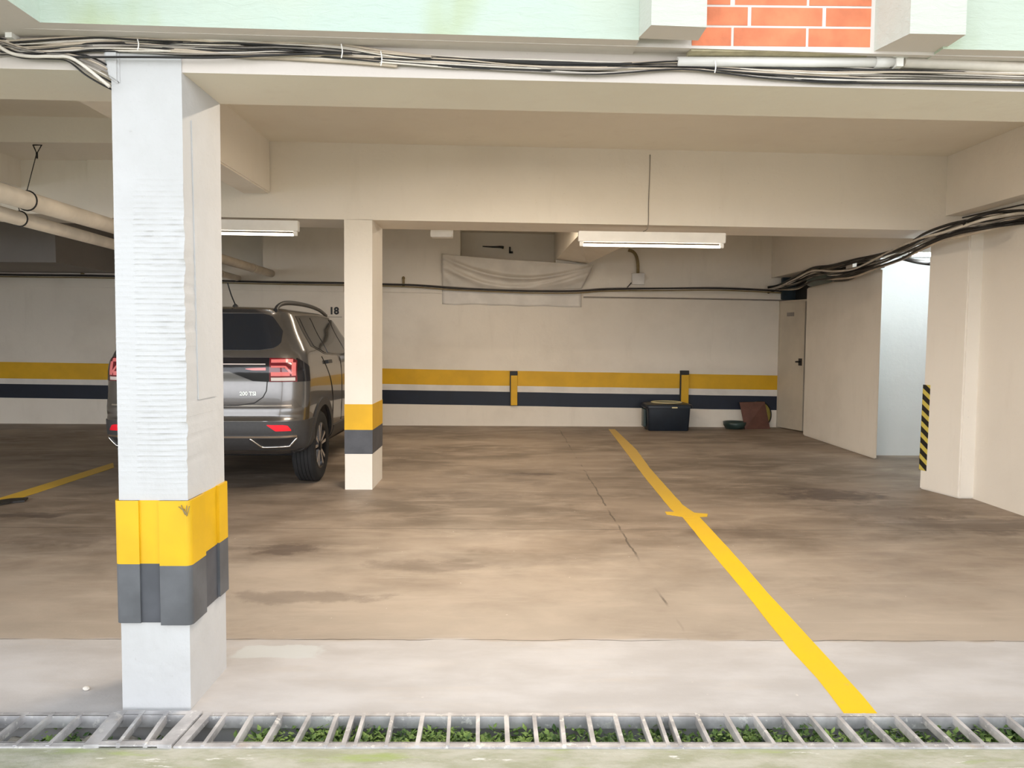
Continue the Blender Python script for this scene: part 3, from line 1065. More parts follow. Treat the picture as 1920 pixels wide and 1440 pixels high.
def grate(label, pxb0, pxb1, pxf0, pxf1, bars, rail_b=0.026, rail_f=0.03, ends=(True, True), endw=0.03, z=0.006, barw=0.0145):
    root = empty('drain_grate', (F(0.5 * (pxb0 + pxf1), 1370).x, 0.5 * (DRAIN_F + DRAIN_B), 0))
    tag(root, label, 'drain grate', 'steel grates over the drain')
    off = Vector(root.location)
    xat = lambda px, y: P(px, 0, y).x if False else CAM.x + ray(px, 720).x / ray(px, 720).y * y

    def fx(px, back):
        return F(px, 1342 if back else 1398)
    yb4, yf = DRAIN_B + 0.006, DRAIN_F - 0.006
    xb0, xb1, xf0, xf1 = fx(pxb0, 1).x, fx(pxb1, 1).x, fx(pxf0, 0).x, fx(pxf1, 0).x
    bm = bmesh.new()
    sh = lambda p: Vector(p) - off
    bar(bm, sh((xb0, yb4 - rail_b / 2, 0)), sh((xb1, yb4 - rail_b / 2, 0)), rail_b, 0.006, z)
    bar(bm, sh((xb0, yb4 - rail_b, 0)), sh((xb1, yb4 - rail_b, 0)), 0.006, 0.045, z)
    bar(bm, sh((xf0, yf + rail_f / 2, 0)), sh((xf1, yf + rail_f / 2, 0)), rail_f, 0.006, z)
    bar(bm, sh((xf0, yf + rail_f, 0)), sh((xf1, yf + rail_f, 0)), 0.006, 0.03, z)
    if ends[0]:
        bar(bm, sh((xf0 + endw / 2, yf, 0)), sh((xb0 + endw / 2, yb4, 0)), endw, 0.02, z + 0.001)
    if ends[1]:
        bar(bm, sh((xf1 - endw / 2, yf, 0)), sh((xb1 - endw / 2, yb4, 0)), endw, 0.02, z + 0.001)
    fr = obj('frame', bm, M['steel'], root)
    for (pb_, pf_) in bars:
        bm = bmesh.new()
        A, B = fx(pb_, 1), fx(pf_, 0)
        bar(bm, sh((B.x, yf + 0.004, 0)), sh((A.x, yb4 - 0.004, 0)), barw * random.uniform(0.85, 1.2), 0.028, z + 0.003, random.uniform(-0.003, 0.003))
        obj('bar', bm, M['steel'], root)
    return root


grate('bare steel drain grate at the left end of the drain', -640, 206, -800, 163, [(-112 - 52 * i, -218 - 56 * i) for i in range(10)] + [(-60, -160), (-5, -75), (48, -22), (98, 32), (153, 93)], ends=(False, False))
grate('short framed drain grate in front of the thick column', 209, 378, 162, 326, [(267, 225), (313, 275)], rail_b=0.03, endw=0.05, z=0.012)
rb = [(423, 383), (473, 440), (528, 495), (582, 552), (632, 612), (662, 645), (683, 667), (737, 725), (793, 783), (843, 840), (896, 896), (949, 952), (1001, 1007),
      (1052, 1058), (1102, 1113), (1152, 1167), (1202, 1222), (1233, 1252), (1255, 1275), (1305, 1332), (1360, 1393), (1412, 1452), (1465, 1507), (1515, 1563), (1568, 1618)]
rb2 = [(1620, 1677), (1675, 1730), (1727, 1787), (1783, 1843), (1832, 1897), (1883, 1950), (1935, 2005), (1985, 2060)] + [(2037 + 52 * i, 2117 + 55 * i) for i in range(13)]
grate('long weathered drain grate stretching from the column to the right edge', 381, 2690, 329, 2810, rb + rb2, ends=(True, False))

# weeds and rubble in the channel
bm = bmesh.new()


def leafq(c, size, yw_, tl):
    d = Vector((math.cos(yw_), math.sin(yw_), tl))
    s = Vector((-math.sin(yw_), math.cos(yw_), random.uniform(-0.4, 0.4)))
    pts = [c, c + d * size * 0.45 + s * size * 0.34, c + d * size, c + d * size * 0.45 - s * size * 0.34]
    mid = c + d * size * 0.5 + Vector((0, 0, size * 0.12))
    vv = [bm.verts.new(p) for p in pts]
    vm = bm.verts.new(mid)
    for k in range(4):
        bm.faces.new((vv[k], vv[(k + 1) % 4], vm))


clumps = []
xa_, xb_ = F(360, 1380).x, F(2650, 1380).x
for i in range(860):
    clumps.append((random.uniform(F(470, 1380).x, xb_), random.uniform(DRAIN_F + 0.02, DRAIN_B - 0.03), random.uniform(0.05, 0.085)))
for i in range(26):
    clumps.append((F(random.uniform(55, 118), 1375).x, random.uniform(DRAIN_F + 0.03, DRAIN_B - 0.03), 0.07))
for i in range(30):
    clumps.append((F(random.uniform(-100, 380), 1375).x, random.uniform(DRAIN_F + 0.03, DRAIN_B - 0.03), 0.03))
for (cx, cy, hh) in clumps:
    dens = noise.noise(Vector((cx * 2.2, 0, 1))) + 0.6
    for k in range(int(4 + 26 * max(0.1, dens))):
        c = Vector((cx + random.gauss(0, 0.028), min(max(cy + random.gauss(0, 0.02), DRAIN_F + 0.012), DRAIN_B - 0.02), -0.105 + random.random() * hh))
        leafq(c, random.uniform(0.010, 0.030), random.uniform(0, 6.28), random.uniform(0, 0.9))
tag(obj('weeds', bm, M['leaf']), 'small green weeds growing in the drain channel', 'weeds', kind='stuff')
bm = bmesh.new()
for i in range(130):
    x = F(random.uniform(-150, 560) if i < 95 else random.uniform(560, 1990), 1380).x
    y = random.uniform(DRAIN_F + 0.03, DRAIN_B - 0.03)
    r = random.uniform(0.012, 0.036)
    st = len(bm.verts)
    bmesh.ops.create_icosphere(bm, subdivisions=2, radius=r)
    bm.verts.ensure_lookup_table()
    sq = Vector((random.uniform(0.8, 1.5), random.uniform(0.8, 1.3), random.uniform(0.5, 0.9)))
    for v in bm.verts[st:]:
        n_ = 1 + 0.35 * noise.noise(v.co * 60 + Vector((i, 0, 0)))
        v.co = Vector((v.co.x * sq.x, v.co.y * sq.y, v.co.z * sq.z)) * n_ + Vector((x, y, -0.105 + r * 0.4))
tag(obj('rubble', bm, M['rock'], smooth=True), 'loose stones lying in the drain channel', 'rubble', kind='stuff')
# pebble on the floor by the column
bm = bmesh.new()
pp = F(162, 1294)
bmesh.ops.create_icosphere(bm, subdivisions=2, radius=0.012)
for v in bm.verts:
    v.co = Vector((v.co.x * 1.2, v.co.y, v.co.z * 0.7)) * (1 + 0.3 * noise.noise(v.co * 90)) + Vector((pp.x, pp.y, 0.008))
tag(obj('pebble', bm, M['cable_white'], smooth=True), 'small pale pebble on the floor left of the front column', 'pebble')
# dark scrap on the faded line
bm = bmesh.new()
q = [F(-20, 944), F(20, 938), F(53, 936), F(46, 942), F(24, 944), F(-20, 952)]
lo = [bm.verts.new((p.x, p.y, 0.004)) for p in q]
hi = [bm.verts.new((p.x, p.y, 0.018)) for p in q]
bm.faces.new(lo[::-1])
bm.faces.new(hi)
for k in range(6):
    bm.faces.new((lo[k], lo[(k + 1) % 6], hi[(k + 1) % 6], hi[k]))
tag(obj('rubber_scrap', bm, M['cable_black']), 'flat black rubber scrap lying at the end of the faded line', 'scrap')

# ------------------------------------------------------------------ fluorescent lamps


def lamp(label, pxl, pxr, pyl, pyr, Y, tube_mat, length=None, group='fluorescent battens under the back beam'):
    a, b = P(pxl, pyl, Y), P(pxr, pyr, Y)
    if length:
        a = b + (a - b).normalized() * length
    h = 19 * Y / FPX
    root = empty('fluorescent_lamp', ((a.x + b.x) / 2, Y, (a.z + b.z) / 2))
    tag(root, label, 'lamp', group)
    L2 = (b - a).length / 2
    tilt = (b.z - a.z) / (b.x - a.x)
    root.rotation_euler = (0, -math.atan(tilt), 0)
    bm = bmesh.new()
    box(bm, -L2, L2, -0.01, 0.06, -h, 0)
    bmesh.ops.bevel(bm, geom=bm.edges[:], offset=0.005, segments=2, affect='EDGES')
    obj('housing', bm, M['lamp_white'], root)
    bm = bmesh.new()
    lathe(bm, [(0.0115, -L2 + 0.03), (0.012, -L2 + 0.035), (0.012, L2 - 0.035), (0.0115, L2 - 0.03)], (0, 0.02, -h - 0.030), (1, 0, 0), 14)
    obj('tube', bm, tube_mat, root)
    for s in (-1, 1):
        bm = bmesh.new()
        box(bm, s * (L2 - 0.03) - 0.018, s * (L2 - 0.03) + 0.018, 0.005, 0.035, -h - 0.042, -h + 0.005)
        bmesh.ops.bevel(bm, geom=bm.edges[:], offset=0.004, segments=2, affect='EDGES')
        obj('lamp_holder', bm, M['lamp_white'], root)
    return root


YL = Y_MID - 0.07
lamp('long white fluorescent lamp on the back beam above the empty bay', 1085, 1361, 433, 437, YL, M['tube_warm'])
lamp('white fluorescent lamp above the parked car, half hidden by the front column', 285, 559, 409, 414, YL, M['tube_warm'])
# ceiling fitting seen under the beam
a, b = P(807, 434, MB_ + 0.15), P(848, 444, MB_ + 0.15)
bm = bmesh.new()
box(bm, a.x, b.x, MB_ + 0.15, MB_ + 0.28, b.z, a.z + 0.05)
bmesh.ops.bevel(bm, geom=bm.edges[:], offset=0.006, segments=2, affect='EDGES')
tag(obj('ceiling_fitting', bm, M['lamp_white']), 'small white fitting just under the back beam left of the sheet', 'fitting')
# corridor lamp
lc = P(1745, 478, 8.3)
rc = empty('fluorescent_lamp', (lc.x + 0.35, 8.3, lc.z + 0.02))
tag(rc, 'cool white lamp at the corridor ceiling behind the pillar', 'lamp', 'corridor lamps')
boxo('housing', -0.6, 0.6, -0.05, 0.05, 0, 0.06, M['lamp_white'], rc, 0.006)
bm = bmesh.new()
lathe(bm, [(0.014, -0.57), (0.014, 0.57)], (0, 0, -0.025), (1, 0, 0), 12)
obj('tube', bm, M['tube_cool'], rc)
for s in (-1, 1):
    boxo('lamp_holder', s * 0.575 - 0.016, s * 0.575 + 0.016, -0.016, 0.016, -0.045, 0.005, M['lamp_white'], rc, 0.004)
bm = bmesh.new()
box(bm, g1.x - 0.05, 7.2, YP1, cw.y, lc.z + 0.08, lc.z + 0.2)
struct(obj('ceiling_corridor', bm, M['white_wall']))

# ------------------------------------------------------------------ pipes on the left


def hung_pipe(label, pts, r, hangers):
    root = empty('drain_pipe', pts[-1])
    tag(root, label, 'pipe', 'painted pipes in the left bay')
    off = Vector(pts[-1])
    bm = bmesh.new()
    tube(bm, [Vector(p) - off for p in pts], r, 18, 1)
    for t in (0.12, 0.5, 0.86):
        c = Vector(pts[0]).lerp(Vector(pts[1]), t) - off
        d = (Vector(pts[1]) - Vector(pts[0])).normalized()
        tube(bm, [c - d * 0.05, c + d * 0.05], r * 1.12, 18, 1)
    obj('pipe_run', bm, M['pipe'], root)
    for (t, top) in hangers:
        c = Vector(pts[0]).lerp(Vector(pts[1]), t)
        bm = bmesh.new()
        n = 20
        ring = [c - off + Vector((math.cos(q) * (r + 0.004), 0, math.sin(q) * (r + 0.004))) for q in (2 * math.pi * k / n for k in range(n))]
        tube(bm, ring, 0.005, 6, 1, closed=True)
        tube(bm, [c - off + Vector((0, 0, r)), top - off], 0.0028, 6, 1)
        obj('pipe_hanger', bm, M['black_metal'], root)
    return root


def ray_pt(px, py, Y):
    return P(px, py, Y)


p1a, p1b = P(-120, 322, 4.3), P(509, 513, Y_BACK + 0.01)
p1a = P(0, 361, 4.62) + (P(0, 361, 4.62) - P(509, 513, Y_BACK)).normalized() * 1.5
tt = P(60, 379, 5.0)
def t_at(A, B, px):
    best = min(range(400), key=lambda i: abs((lambda v: 960 + FPX * v.dot(rt) / v.dot(fw))(A.lerp(B, i / 400) - CAM) - px))
    return best / 400


hung_pipe('upper painted pipe slung below the beams of the left bay', [p1a, p1b], 0.058, [(t_at(p1a, p1b, 50), P(68, 290, p1a.lerp(p1b, t_at(p1a, p1b, 50)).y + 0.1))])
p2b = P(447, 522, Y_BACK + 0.01)
p2a = P(0, 400, 4.9) + (P(0, 400, 4.9) - p2b).normalized() * 1.5
hung_pipe('lower painted pipe just beneath the upper one in the left bay', [p2a, p2b], 0.046, [(t_at(p2a, p2b, 36), p2a.lerp(p2b, t_at(p2a, p2b, 36)) + Vector((-0.02, 0, 0.13)))])
# triangular hook on the step beam
bm = bmesh.new()
hk = P(70, 272, YS - 0.01)
tube(bm, [hk + Vector((-0.035, 0, 0.0)), hk + Vector((0.035, 0, 0.0)), hk + Vector((0.0, -0.01, -0.07)), hk + Vector((-0.035, 0, 0))], 0.006, 6, 1)
tube(bm, [hk + Vector((0.0, -0.01, -0.06)), hk + Vector((0.0, -0.01, -0.11))], 0.008, 6, 1)
tag(obj('wall_hook', bm, M['black_metal']), 'black triangular hook under the step beam of the left bay', 'hook')

# ------------------------------------------------------------------ cables along the front beam
YC = Y_COL - 0.014
main = [(-700, 80), (-300, 88), (-60, 92), (0, 90), (60, 89), (130, 86), (190, 83), (270, 84), (350, 87), (440, 90), (540, 92), (640, 98), (740, 108), (860, 117), (980, 123), (1120, 127), (1280, 123), (1420, 133), (1560, 141), (1700, 144), (1930, 147), (1990, 148), (2300, 156), (2800, 170)]
kinds = ['cable_white', 'cable_cream', 'cable_white', 'cable_black', 'cable_cream', 'cable_black', 'cable_white', 'cable_cream', 'cable_grey', 'cable_black', 'cable_white', 'cable_black', 'cable_cream', 'cable_white', 'cable_black', 'cable_white', 'cable_grey', 'cable_black']
nice = {'cable_white': 'white', 'cable_cream': 'beige', 'cable_grey': 'grey', 'cable_black': 'black'}
nk = len(kinds)
for k, kd in enumerate(kinds):
    base = (k - (nk - 1) / 2) / nk * 27
    pts = []
    for i, (px, py) in enumerate(main):
        spread = 1.0 + (0.05 if px < 400 else 0) - (0.25 if 700 < px < 1350 else 0.0)
        dy = base * spread + 8 * noise.noise(Vector((px * 0.0042, k * 3.7, 1.0)))
        dep = YC + 0.006 - 0.028 * abs(noise.noise(Vector((px * 0.006, k * 5.1, 8.0))))
        pts.append(P(px, py + dy, dep))
    r = random.choice((0.0026, 0.0032, 0.004, 0.0048))
    if kd == 'cable_black':
        r = 0.0030
    tag(tubeo('cable', pts, r, M[kd], sub=5, n=7), '%s cable strung in the loose bundle along the front beam' % nice[kd], 'cable', '%s cables of the front bundle' % nice[kd])
# thick black cable on top of the bundle
pts = [P(px, py, YC) for px, py in ((-40, 63), (50, 62), (160, 61), (300, 66), (430, 80), (560, 92), (660, 99), (760, 107), (900, 113), (1060, 118), (1280, 121), (1450, 128), (1600, 131), (1760, 135), (1980, 142), (2300, 150), (2800, 164))]
tag(tubeo('cable', pts, 0.0055, M['cable_black'], sub=6), 'thick black cable along the top edge of the front bundle', 'cable')
pts = [P(px, py, YC - 0.02) for px, py in ((95, 105), (150, 107), (260, 107), (400, 108), (500, 104), (580, 101), (660, 100))]
tag(tubeo('cable', pts, 0.0042, M['cable_black'], sub=6), 'taut black cable crossing the top of the front column', 'cable')
# loop at the left
for k in range(7):
    kd = ('cable_black', 'cable_cream', 'cable_grey', 'cable_white', 'cable_black', 'cable_grey', 'cable_black')[k]
    pts = [P(px, py + (k - 3) * s, YC - 0.006 * (k % 3)) for px, py, s in ((-40, 78, 3), (0, 84, 4), (40, 96, 4), (85, 102, 2.5), (125, 106, 2.5), (160, 122, 6), (192, 138, 7), (206, 145, 6))]
    pts[-1].y = Y_COL + 0.05
    tag(tubeo('cable', pts, 0.0034, M[kd], sub=6, n=7), '%s cable drooping into the haunch left of the front column' % nice[kd], 'cable', '%s cables drooping beside the front column' % nice[kd])
# two thick white ones swooping on the far left
pts = [P(px, py, YC - 0.025) for px, py in ((-40, 60), (0, 88), (25, 101), (60, 106), (100, 106), (140, 112), (205, 162))]
tag(tubeo('cable', pts, 0.006, M['cable_white'], sub=6), 'thick white cable swooping down at the upper left corner', 'cable')
# cream flat trunking under the bundle
bm = bmesh.new()
tube(bm, [P(px, py, YC + 0.006) for px, py in ((215, 84), (320, 93), (440, 102), (560, 108), (660, 114), (745, 121))], 0.0115, 8, 5, flat=0.5)
tag(obj('cable_trunking', bm, M['cable_cream']), 'flat beige trunking under the cable bundle right of the front column', 'trunking')
# cable clips
for px, py, h in ((640, 96, 26), (714, 110, 28), (258, 84, 20), (1340, 125, 24)):
    bm = bmesh.new()
    tube(bm, [P(px, py - h / 2, YC - 0.03), P(px + 2, py, YC - 0.034), P(px, py + h / 2, YC - 0.03)], 0.0022, 6, 4)
    tube(bm, [P(px, py - h / 2, YC - 0.03), P(px, py - h / 2, Y_COL)], 0.0022, 6, 1)
    nm = {640: 'white cable tie around the front bundle where the taut cable ends', 714: 'white cable tie around the front bundle near the end of the trunking', 258: 'white cable tie around the front bundle above the column', 1340: 'white cable tie around the front bundle under the brick panel'}[px]
    tag(obj('cable_tie', bm, M['lamp_white']), nm, 'cable tie', 'cable ties on the front bundle')
# white conduit and its grey continuation
bm = bmesh.new()
tube(bm, [P(1270, 116, YC - 0.006), P(1400, 116, YC - 0.006), P(1520, 117, YC - 0.006), P(1680, 116, YC - 0.006)], 0.0175, 14, 1)
tube(bm, [P(1640, 116.5, YC - 0.006), P(1668, 116.3, YC - 0.006)], 0.0205, 14, 1)
tag(obj('conduit', bm, M['pvc']), 'white plastic conduit above the cables under the brick panel', 'conduit')
bm = bmesh.new()
tube(bm, [P(1694, 117, YC - 0.006), P(1800, 121, YC - 0.006), P(1990, 130, YC - 0.006), P(2800, 152, YC - 0.006)], 0.0185, 14, 1)
tag(obj('conduit', bm, M['cable_white']), 'beige conduit running on to the right edge', 'conduit')
a, b = P(1682, 103, YC - 0.03), P(1694, 124, YC - 0.03)
bm = bmesh.new()
box(bm, a.x, b.x, YC - 0.03, Y_COL + 0.01, b.z, a.z)
box(bm, a.x - 0.012, b.x + 0.02, YC - 0.03, Y_COL + 0.01, a.z - 0.006, a.z + 0.002)
tag(obj('pipe_bracket', bm, M['lamp_white']), 'white bracket holding the two conduits together', 'bracket')
# small bracket on the far left
a, b = P(16, 60, YC - 0.01), P(29, 74, YC - 0.01)
bm = bmesh.new()
box(bm, a.x, b.x, YC - 0.03, Y_COL + 0.01, b.z, a.z)
tag(obj('cable_bracket', bm, M['lamp_white']), 'small white cable bracket at the upper left', 'bracket')
# hook marks at beam (crack line hanging wire)
pts = [P(1219, 290, Y_MID - 0.004), P(1218, 330, Y_MID - 0.004), P(1216, 380, Y_MID - 0.004), P(1215, 425, Y_MID - 0.004), P(1206, 434, Y_MID + 0.02)]
tag(tubeo('cable', pts, 0.004, M['cable_grey'], sub=4, n=6), 'thin grey wire running down the back beam to the lamp', 'cable')

# ------------------------------------------------------------------ back wall cables and trunking
YB = Y_BACK - 0.03
lines = [(-300, 508), (0, 515), (213, 518), (420, 527), (560, 530), (645, 531), (718, 533), (780, 535), (850, 540), (930, 544), (1000, 546), (1080, 546), (1140, 542), (1250, 541), (1350, 541), (1455, 545), (1500, 548)]
for k, (kd, dy, r, lab) in enumerate((('cable_black', 0, 0.013, 'black cable sagging along the whole back wall'), ('brass', 3.5, 0.010, 'brown cable just under the black one on the back wall'), ('cable_grey', -1.5, 0.008, 'thin grey cable resting on the black one along the back wall'))):
    pts = [P(px, py + dy + 1.2 * noise.noise(Vector((px * 0.01, k, 0))), YB - 0.05 - 0.012 * (k == 0)) for px, py in lines]
    tag(tubeo('cable', pts, r, M[kd], sub=5, n=7), lab, 'cable')


def trunk(p0, p1, h0, label, m='lamp_white'):
    bm = bmesh.new()
    a, b = P(*p0, Y_BACK), P(*p1, Y_BACK)
    hh = h0 * Y_BACK / FPX
    hexa(bm, [(a.x, Y_BACK - 0.03, a.z), (b.x, Y_BACK - 0.03, b.z), (b.x, Y_BACK - 0.03, b.z - hh), (a.x, Y_BACK - 0.03, a.z - hh)],
         [(a.x, Y_BACK, a.z), (b.x, Y_BACK, b.z), (b.x, Y_BACK, b.z - hh), (a.x, Y_BACK, a.z - hh)])
    return tag(obj('cable_trunking', bm, M[m]), label, 'trunking', 'cable trunking on the back wall')


trunk((-300, 517), (645, 533), 14, 'cream trunking under the wall cable behind the car', 'wall')
trunk((700, 536), (829, 539), 11, 'short cream trunking between the second column and the sheet', 'wall')
trunk((1093, 547), (1495, 552), 11, 'cream trunking under the wall cable right of the sheet', 'wall')
tag(tubeo('conduit', [P(1094, 557, YB), P(1300, 560, YB), P(1495, 564, YB)], 0.011, M['cable_grey'], n=8), 'thin conduit in shadow-line grey on the back wall left of the utility door', 'conduit')  # conduit coloured grey to draw the shadow line under the trunking
# pegs on the wall
for (px, py, lab) in ((156, 508, 'small dark peg above the wall cable in the left bay'), (757, 528, 'small dark peg above the wall cable beside the second column')):
    bm = bmesh.new()
    c = P(px, py, Y_BACK)
    box(bm, c.x - 0.018, c.x + 0.018, Y_BACK - 0.05, Y_BACK, c.z - 0.075, c.z + 0.04)
    lathe(bm, [(0.024, 0), (0.024, 0.03), (0.012, 0.045)], (c.x, Y_BACK - 0.03, c.z + 0.035), (0, 0, 1), 10)
    tag(obj('wall_peg', bm, M['brass']), lab, 'peg')
# junction box and hose
c0_, c1_ = P(1184, 513, Y_BACK), P(1207, 534, Y_BACK)
boxo_j = boxo('junction_box', c0_.x, c1_.x, Y_BACK - 0.09, Y_BACK, c1_.z, c0_.z, M['pvc'], None, 0.006)
tag(boxo_j, 'square white junction box on the back wall right of the sheet', 'junction box')
pts = [P(1196, 513, Y_BACK - 0.05), P(1196, 495, Y_BACK - 0.05), P(1193, 480, Y_BACK - 0.05), P(1187, 472, Y_BACK - 0.04), P(1178, 469, Y_BACK - 0.03)]
tag(tubeo('flexible_hose', pts, 0.024, M['brass'], n=10), 'curved brown hose rising from the junction box', 'hose')
tag(tubeo('cable', [P(1184, 530, Y_BACK - 0.02), P(1178, 537, Y_BACK - 0.02), P(1174, 541, Y_BACK - 0.03)], 0.008, M['cable_black'], n=6), 'short black lead from the junction box down to the wall cable', 'cable')

# plastic sheet
bm = bmesh.new()
NU, NV = 70, 34
g = []
for i in range(NU + 1):
    u = i / NU
    row = []
    for j in range(NV + 1):
        v = j / NV
        pxx = 829 + (1113 - 829) * u - (u * v) * 22
        top = 476 + 21 * u ** 0.85
        bot = 541 + 4 * math.sin(u * 3.14)
        sag = 4 * u * (1 - u)
        py = top + (bot - top) * v
        d = 0.03 + 0.10 * (1 - v) * (0.4 + 0.6 * u)
        for (v0, dip, uc, wd, am) in ((0.08, 0.52, 0.55, 0.07, 0.085), (0.22, 0.72, 0.45, 0.09, 0.07), (0.38, 0.55, 0.62, 0.06, 0.06), (0.5, 0.9, 0.3, 0.08, 0.05)):
            uu = u / uc * 0.5 if u < uc else 0.5 + (u - uc) / (1 - uc) * 0.5
            ph = v - (v0 + dip * 4 * uu * (1 - uu))
            d += am * math.exp(-(ph / wd) ** 2) * (1 - v) ** 0.3 * (0.3 + sag)
        d += 0.02 * noise.noise(Vector((u * 5, v * 4, 0)))
        d = max(d, 0.02) * (1 - 0.6 * v ** 3)
        row.append(bm.verts.new(P(pxx, py, Y_BACK - d)))
    g.append(row)
for i in range(NU):
    for j in range(NV):
        bm.faces.new((g[i][j], g[i + 1][j], g[i + 1][j + 1], g[i][j + 1]))
sh = obj('plastic_sheet', bm, M['sheet'], smooth=True)
tag(sh, 'pale plastic sheet sagging over the recess in the back wall', 'plastic sheet')
md = sh.modifiers.new('thick', 'SOLIDIFY')
md.thickness = 0.003
bm = bmesh.new()
g = []
for i in range(41):
    u = i / 40
    row = []
    for j in range(9):
        v = j / 8
        py = 543 + (570 + 6 * u - 543) * v
        d = 0.012 + 0.006 * noise.noise(Vector((u * 9, v * 2.5, 4)))
        row.append(bm.verts.new(P(829 + 261 * u, py + 2 * noise.noise(Vector((u * 6, 0, 0))) * v, Y_BACK - d)))
    g.append(row)
for i in range(40):
    for j in range(8):
        bm.faces.new((g[i][j], g[i + 1][j], g[i + 1][j + 1], g[i][j + 1]))
fl = obj('lower_flap', bm, M['white_band'], sh, smooth=True)
md = fl.modifiers.new('thick', 'SOLIDIFY')
md.thickness = 0.003
# little items in the recess
bm = bmesh.new()
a = P(956, 468, Y_BACK + 0.41)
box(bm, a.x - 0.012, a.x + 0.012, Y_BACK + 0.36, Y_BACK + 0.42, a.z - 0.06, a.z + 0.04)
box(bm, a.x - 0.012, a.x + 0.05, Y_BACK + 0.36, Y_BACK + 0.42, a.z - 0.06, a.z - 0.035)
tag(obj('angle_bracket', bm, M['black_metal']), 'small black angle bracket inside the wall recess', 'bracket')
bm = bmesh.new()
tube(bm, [P(905, 462, Y_BACK + 0.4), P(925, 463, Y_BACK + 0.39), P(938, 463, Y_BACK + 0.39), P(944, 464, Y_BACK + 0.4)], lambda t: 0.008 + 0.016 * t, 8, 4)
tag(obj('pipe_stub', bm, M['black_metal']), 'short dark pipe stub lying in the wall recess', 'pipe stub')

# wall guards at the back wall
for (px0, px1, py0, py1, pyc, lab) in ((956, 970, 696, 760, 704, 'yellow and black wall guard in the middle of the back wall'), (1276, 1291, 695, 757, 703, 'yellow and black wall guard standing behind the navy tub')):
    a, b, c = P(px0, py0, Y_BACK - 0.05), P(px1, py1, Y_BACK - 0.05), P(px1, pyc, Y_BACK - 0.05)
    root = empty('wall_guard', ((a.x + b.x) / 2, Y_BACK, b.z))
    tag(root, lab, 'wall guard', 'wall guards on the back wall')
    off = Vector(root.location)
    w_ = (b.x - a.x) / 2
    boxo('guard_pad', -w_ + 0.018, w_ - 0.002, -0.055, -0.008, 0.0, c.z - off.z, M['yellow'], root, 0.006)
    boxo('guard_core', -w_, w_ - 0.006, -0.045, 0.0, 0.004, a.z - off.z, M['black_metal'], root, 0.004)
    boxo('guard_cap', -w_, w_, -0.057, 0.0, c.z - off.z, a.z - off.z + 0.002, M['black_metal'], root, 0.004)

# ------------------------------------------------------------------ objects at the back wall
t0, t1 = F(1216, 808), F(1291, 808)
Yt = t0.y
kp = Yt / FPX
root = empty('storage_tub', ((t0.x + t1.x) / 2, Yt + 0.2, 0))
tag(root, 'dark navy plastic tub with a cream ring on its lid', 'tub')
wb_, ht = (t1.x - t0.x) / 2, P(1250, 766, Yt).z
bm = bmesh.new()


def rrect(w, d, r, z, n=5, off=(0, 0)):
    pts = []
    for (sx, sy, q0_) in ((1, 1, 0), (-1, 1, 90), (-1, -1, 180), (1, -1, 270)):
        for k in range(n):
            q_ = math.radians(q0_ + 90 * k / (n - 1))
            pts.append((off[0] + sx * (w - r) + r * math.cos(q_), off[1] + sy * (d - r) + r * math.sin(q_), z))
    return pts


def stack(bm, secs, mi=0, cap=True):
    R = [[bm.verts.new(p) for p in s] for s in secs]
    n = len(R[0])
    for i in range(len(R) - 1):
        for k in range(n):
            f = bm.faces.new((R[i][k], R[i][(k + 1) % n], R[i + 1][(k + 1) % n], R[i + 1][k]))
            f.material_index = mi
    if cap:
        bm.faces.new(R[0][::-1]).material_index = mi
        bm.faces.new(R[-1]).material_index = mi


stack(bm, [rrect(wb_ - 0.01, 0.19, 0.03, 0.0), rrect(wb_, 0.2, 0.035, 0.02), rrect(wb_ + 0.02, 0.215, 0.04, ht)])
obj('tub_body', bm, M['tub'], root, smooth=40)
bm = bmesh.new()
lh = P(1250, 757, Yt).z - ht
stack(bm, [rrect(wb_ + 0.05, 0.24, 0.05, ht), rrect(wb_ + 0.055, 0.245, 0.05, ht + 0.03), rrect(wb_ + 0.04, 0.23, 0.05, ht + lh * 0.8), rrect(wb_ - 0.02, 0.18, 0.05, ht + lh)])
obj('tub_lid', bm, M['tub'], root, smooth=40)
bm = bmesh.new()
rr_ = 29 * kp
ring = [(math.cos(q_) * rr_, math.sin(q_) * 0.20, ht + lh + 0.010) for q_ in (2 * math.pi * k / 40 for k in range(40))]
tube(bm, ring, 0.008, 8, 1, closed=True)
obj('lid_ring', bm, M['ring'], root)
bm = bmesh.new()
box(bm, 0.03, 0.12, -0.262, -0.24, ht + 0.008, ht + 0.028)
bmesh.ops.bevel(bm, geom=bm.edges[:], offset=0.006, segments=2, affect='EDGES')
obj('lid_latch', bm, M['ring'], root)
# tub handle on its left
boxo('side_grip', -wb_ - 0.055, -wb_ - 0.012, -0.05, 0.12, ht - 0.30, ht - 0.02, M['green_dark'], root, 0.008)

# dark bowl
bc = F(1371, 801)
bm = bmesh.new()
rb_ = 21 * bc.y / FPX
hb = 13 * bc.y / FPX
lathe(bm, [(0.0, 0.004), (rb_ * 0.78, 0.0), (rb_ * 0.97, hb * 0.55), (rb_, hb), (rb_ * 0.94, hb), (rb_ * 0.75, hb * 0.3), (0.0, hb * 0.2)], (bc.x, Y_BACK - rb_ - 0.012, 0), (0, 0, 1), 28)
tag(obj('basin', bm, M['green_dark']), 'low black basin on the floor between the tub and the brown board', 'basin')

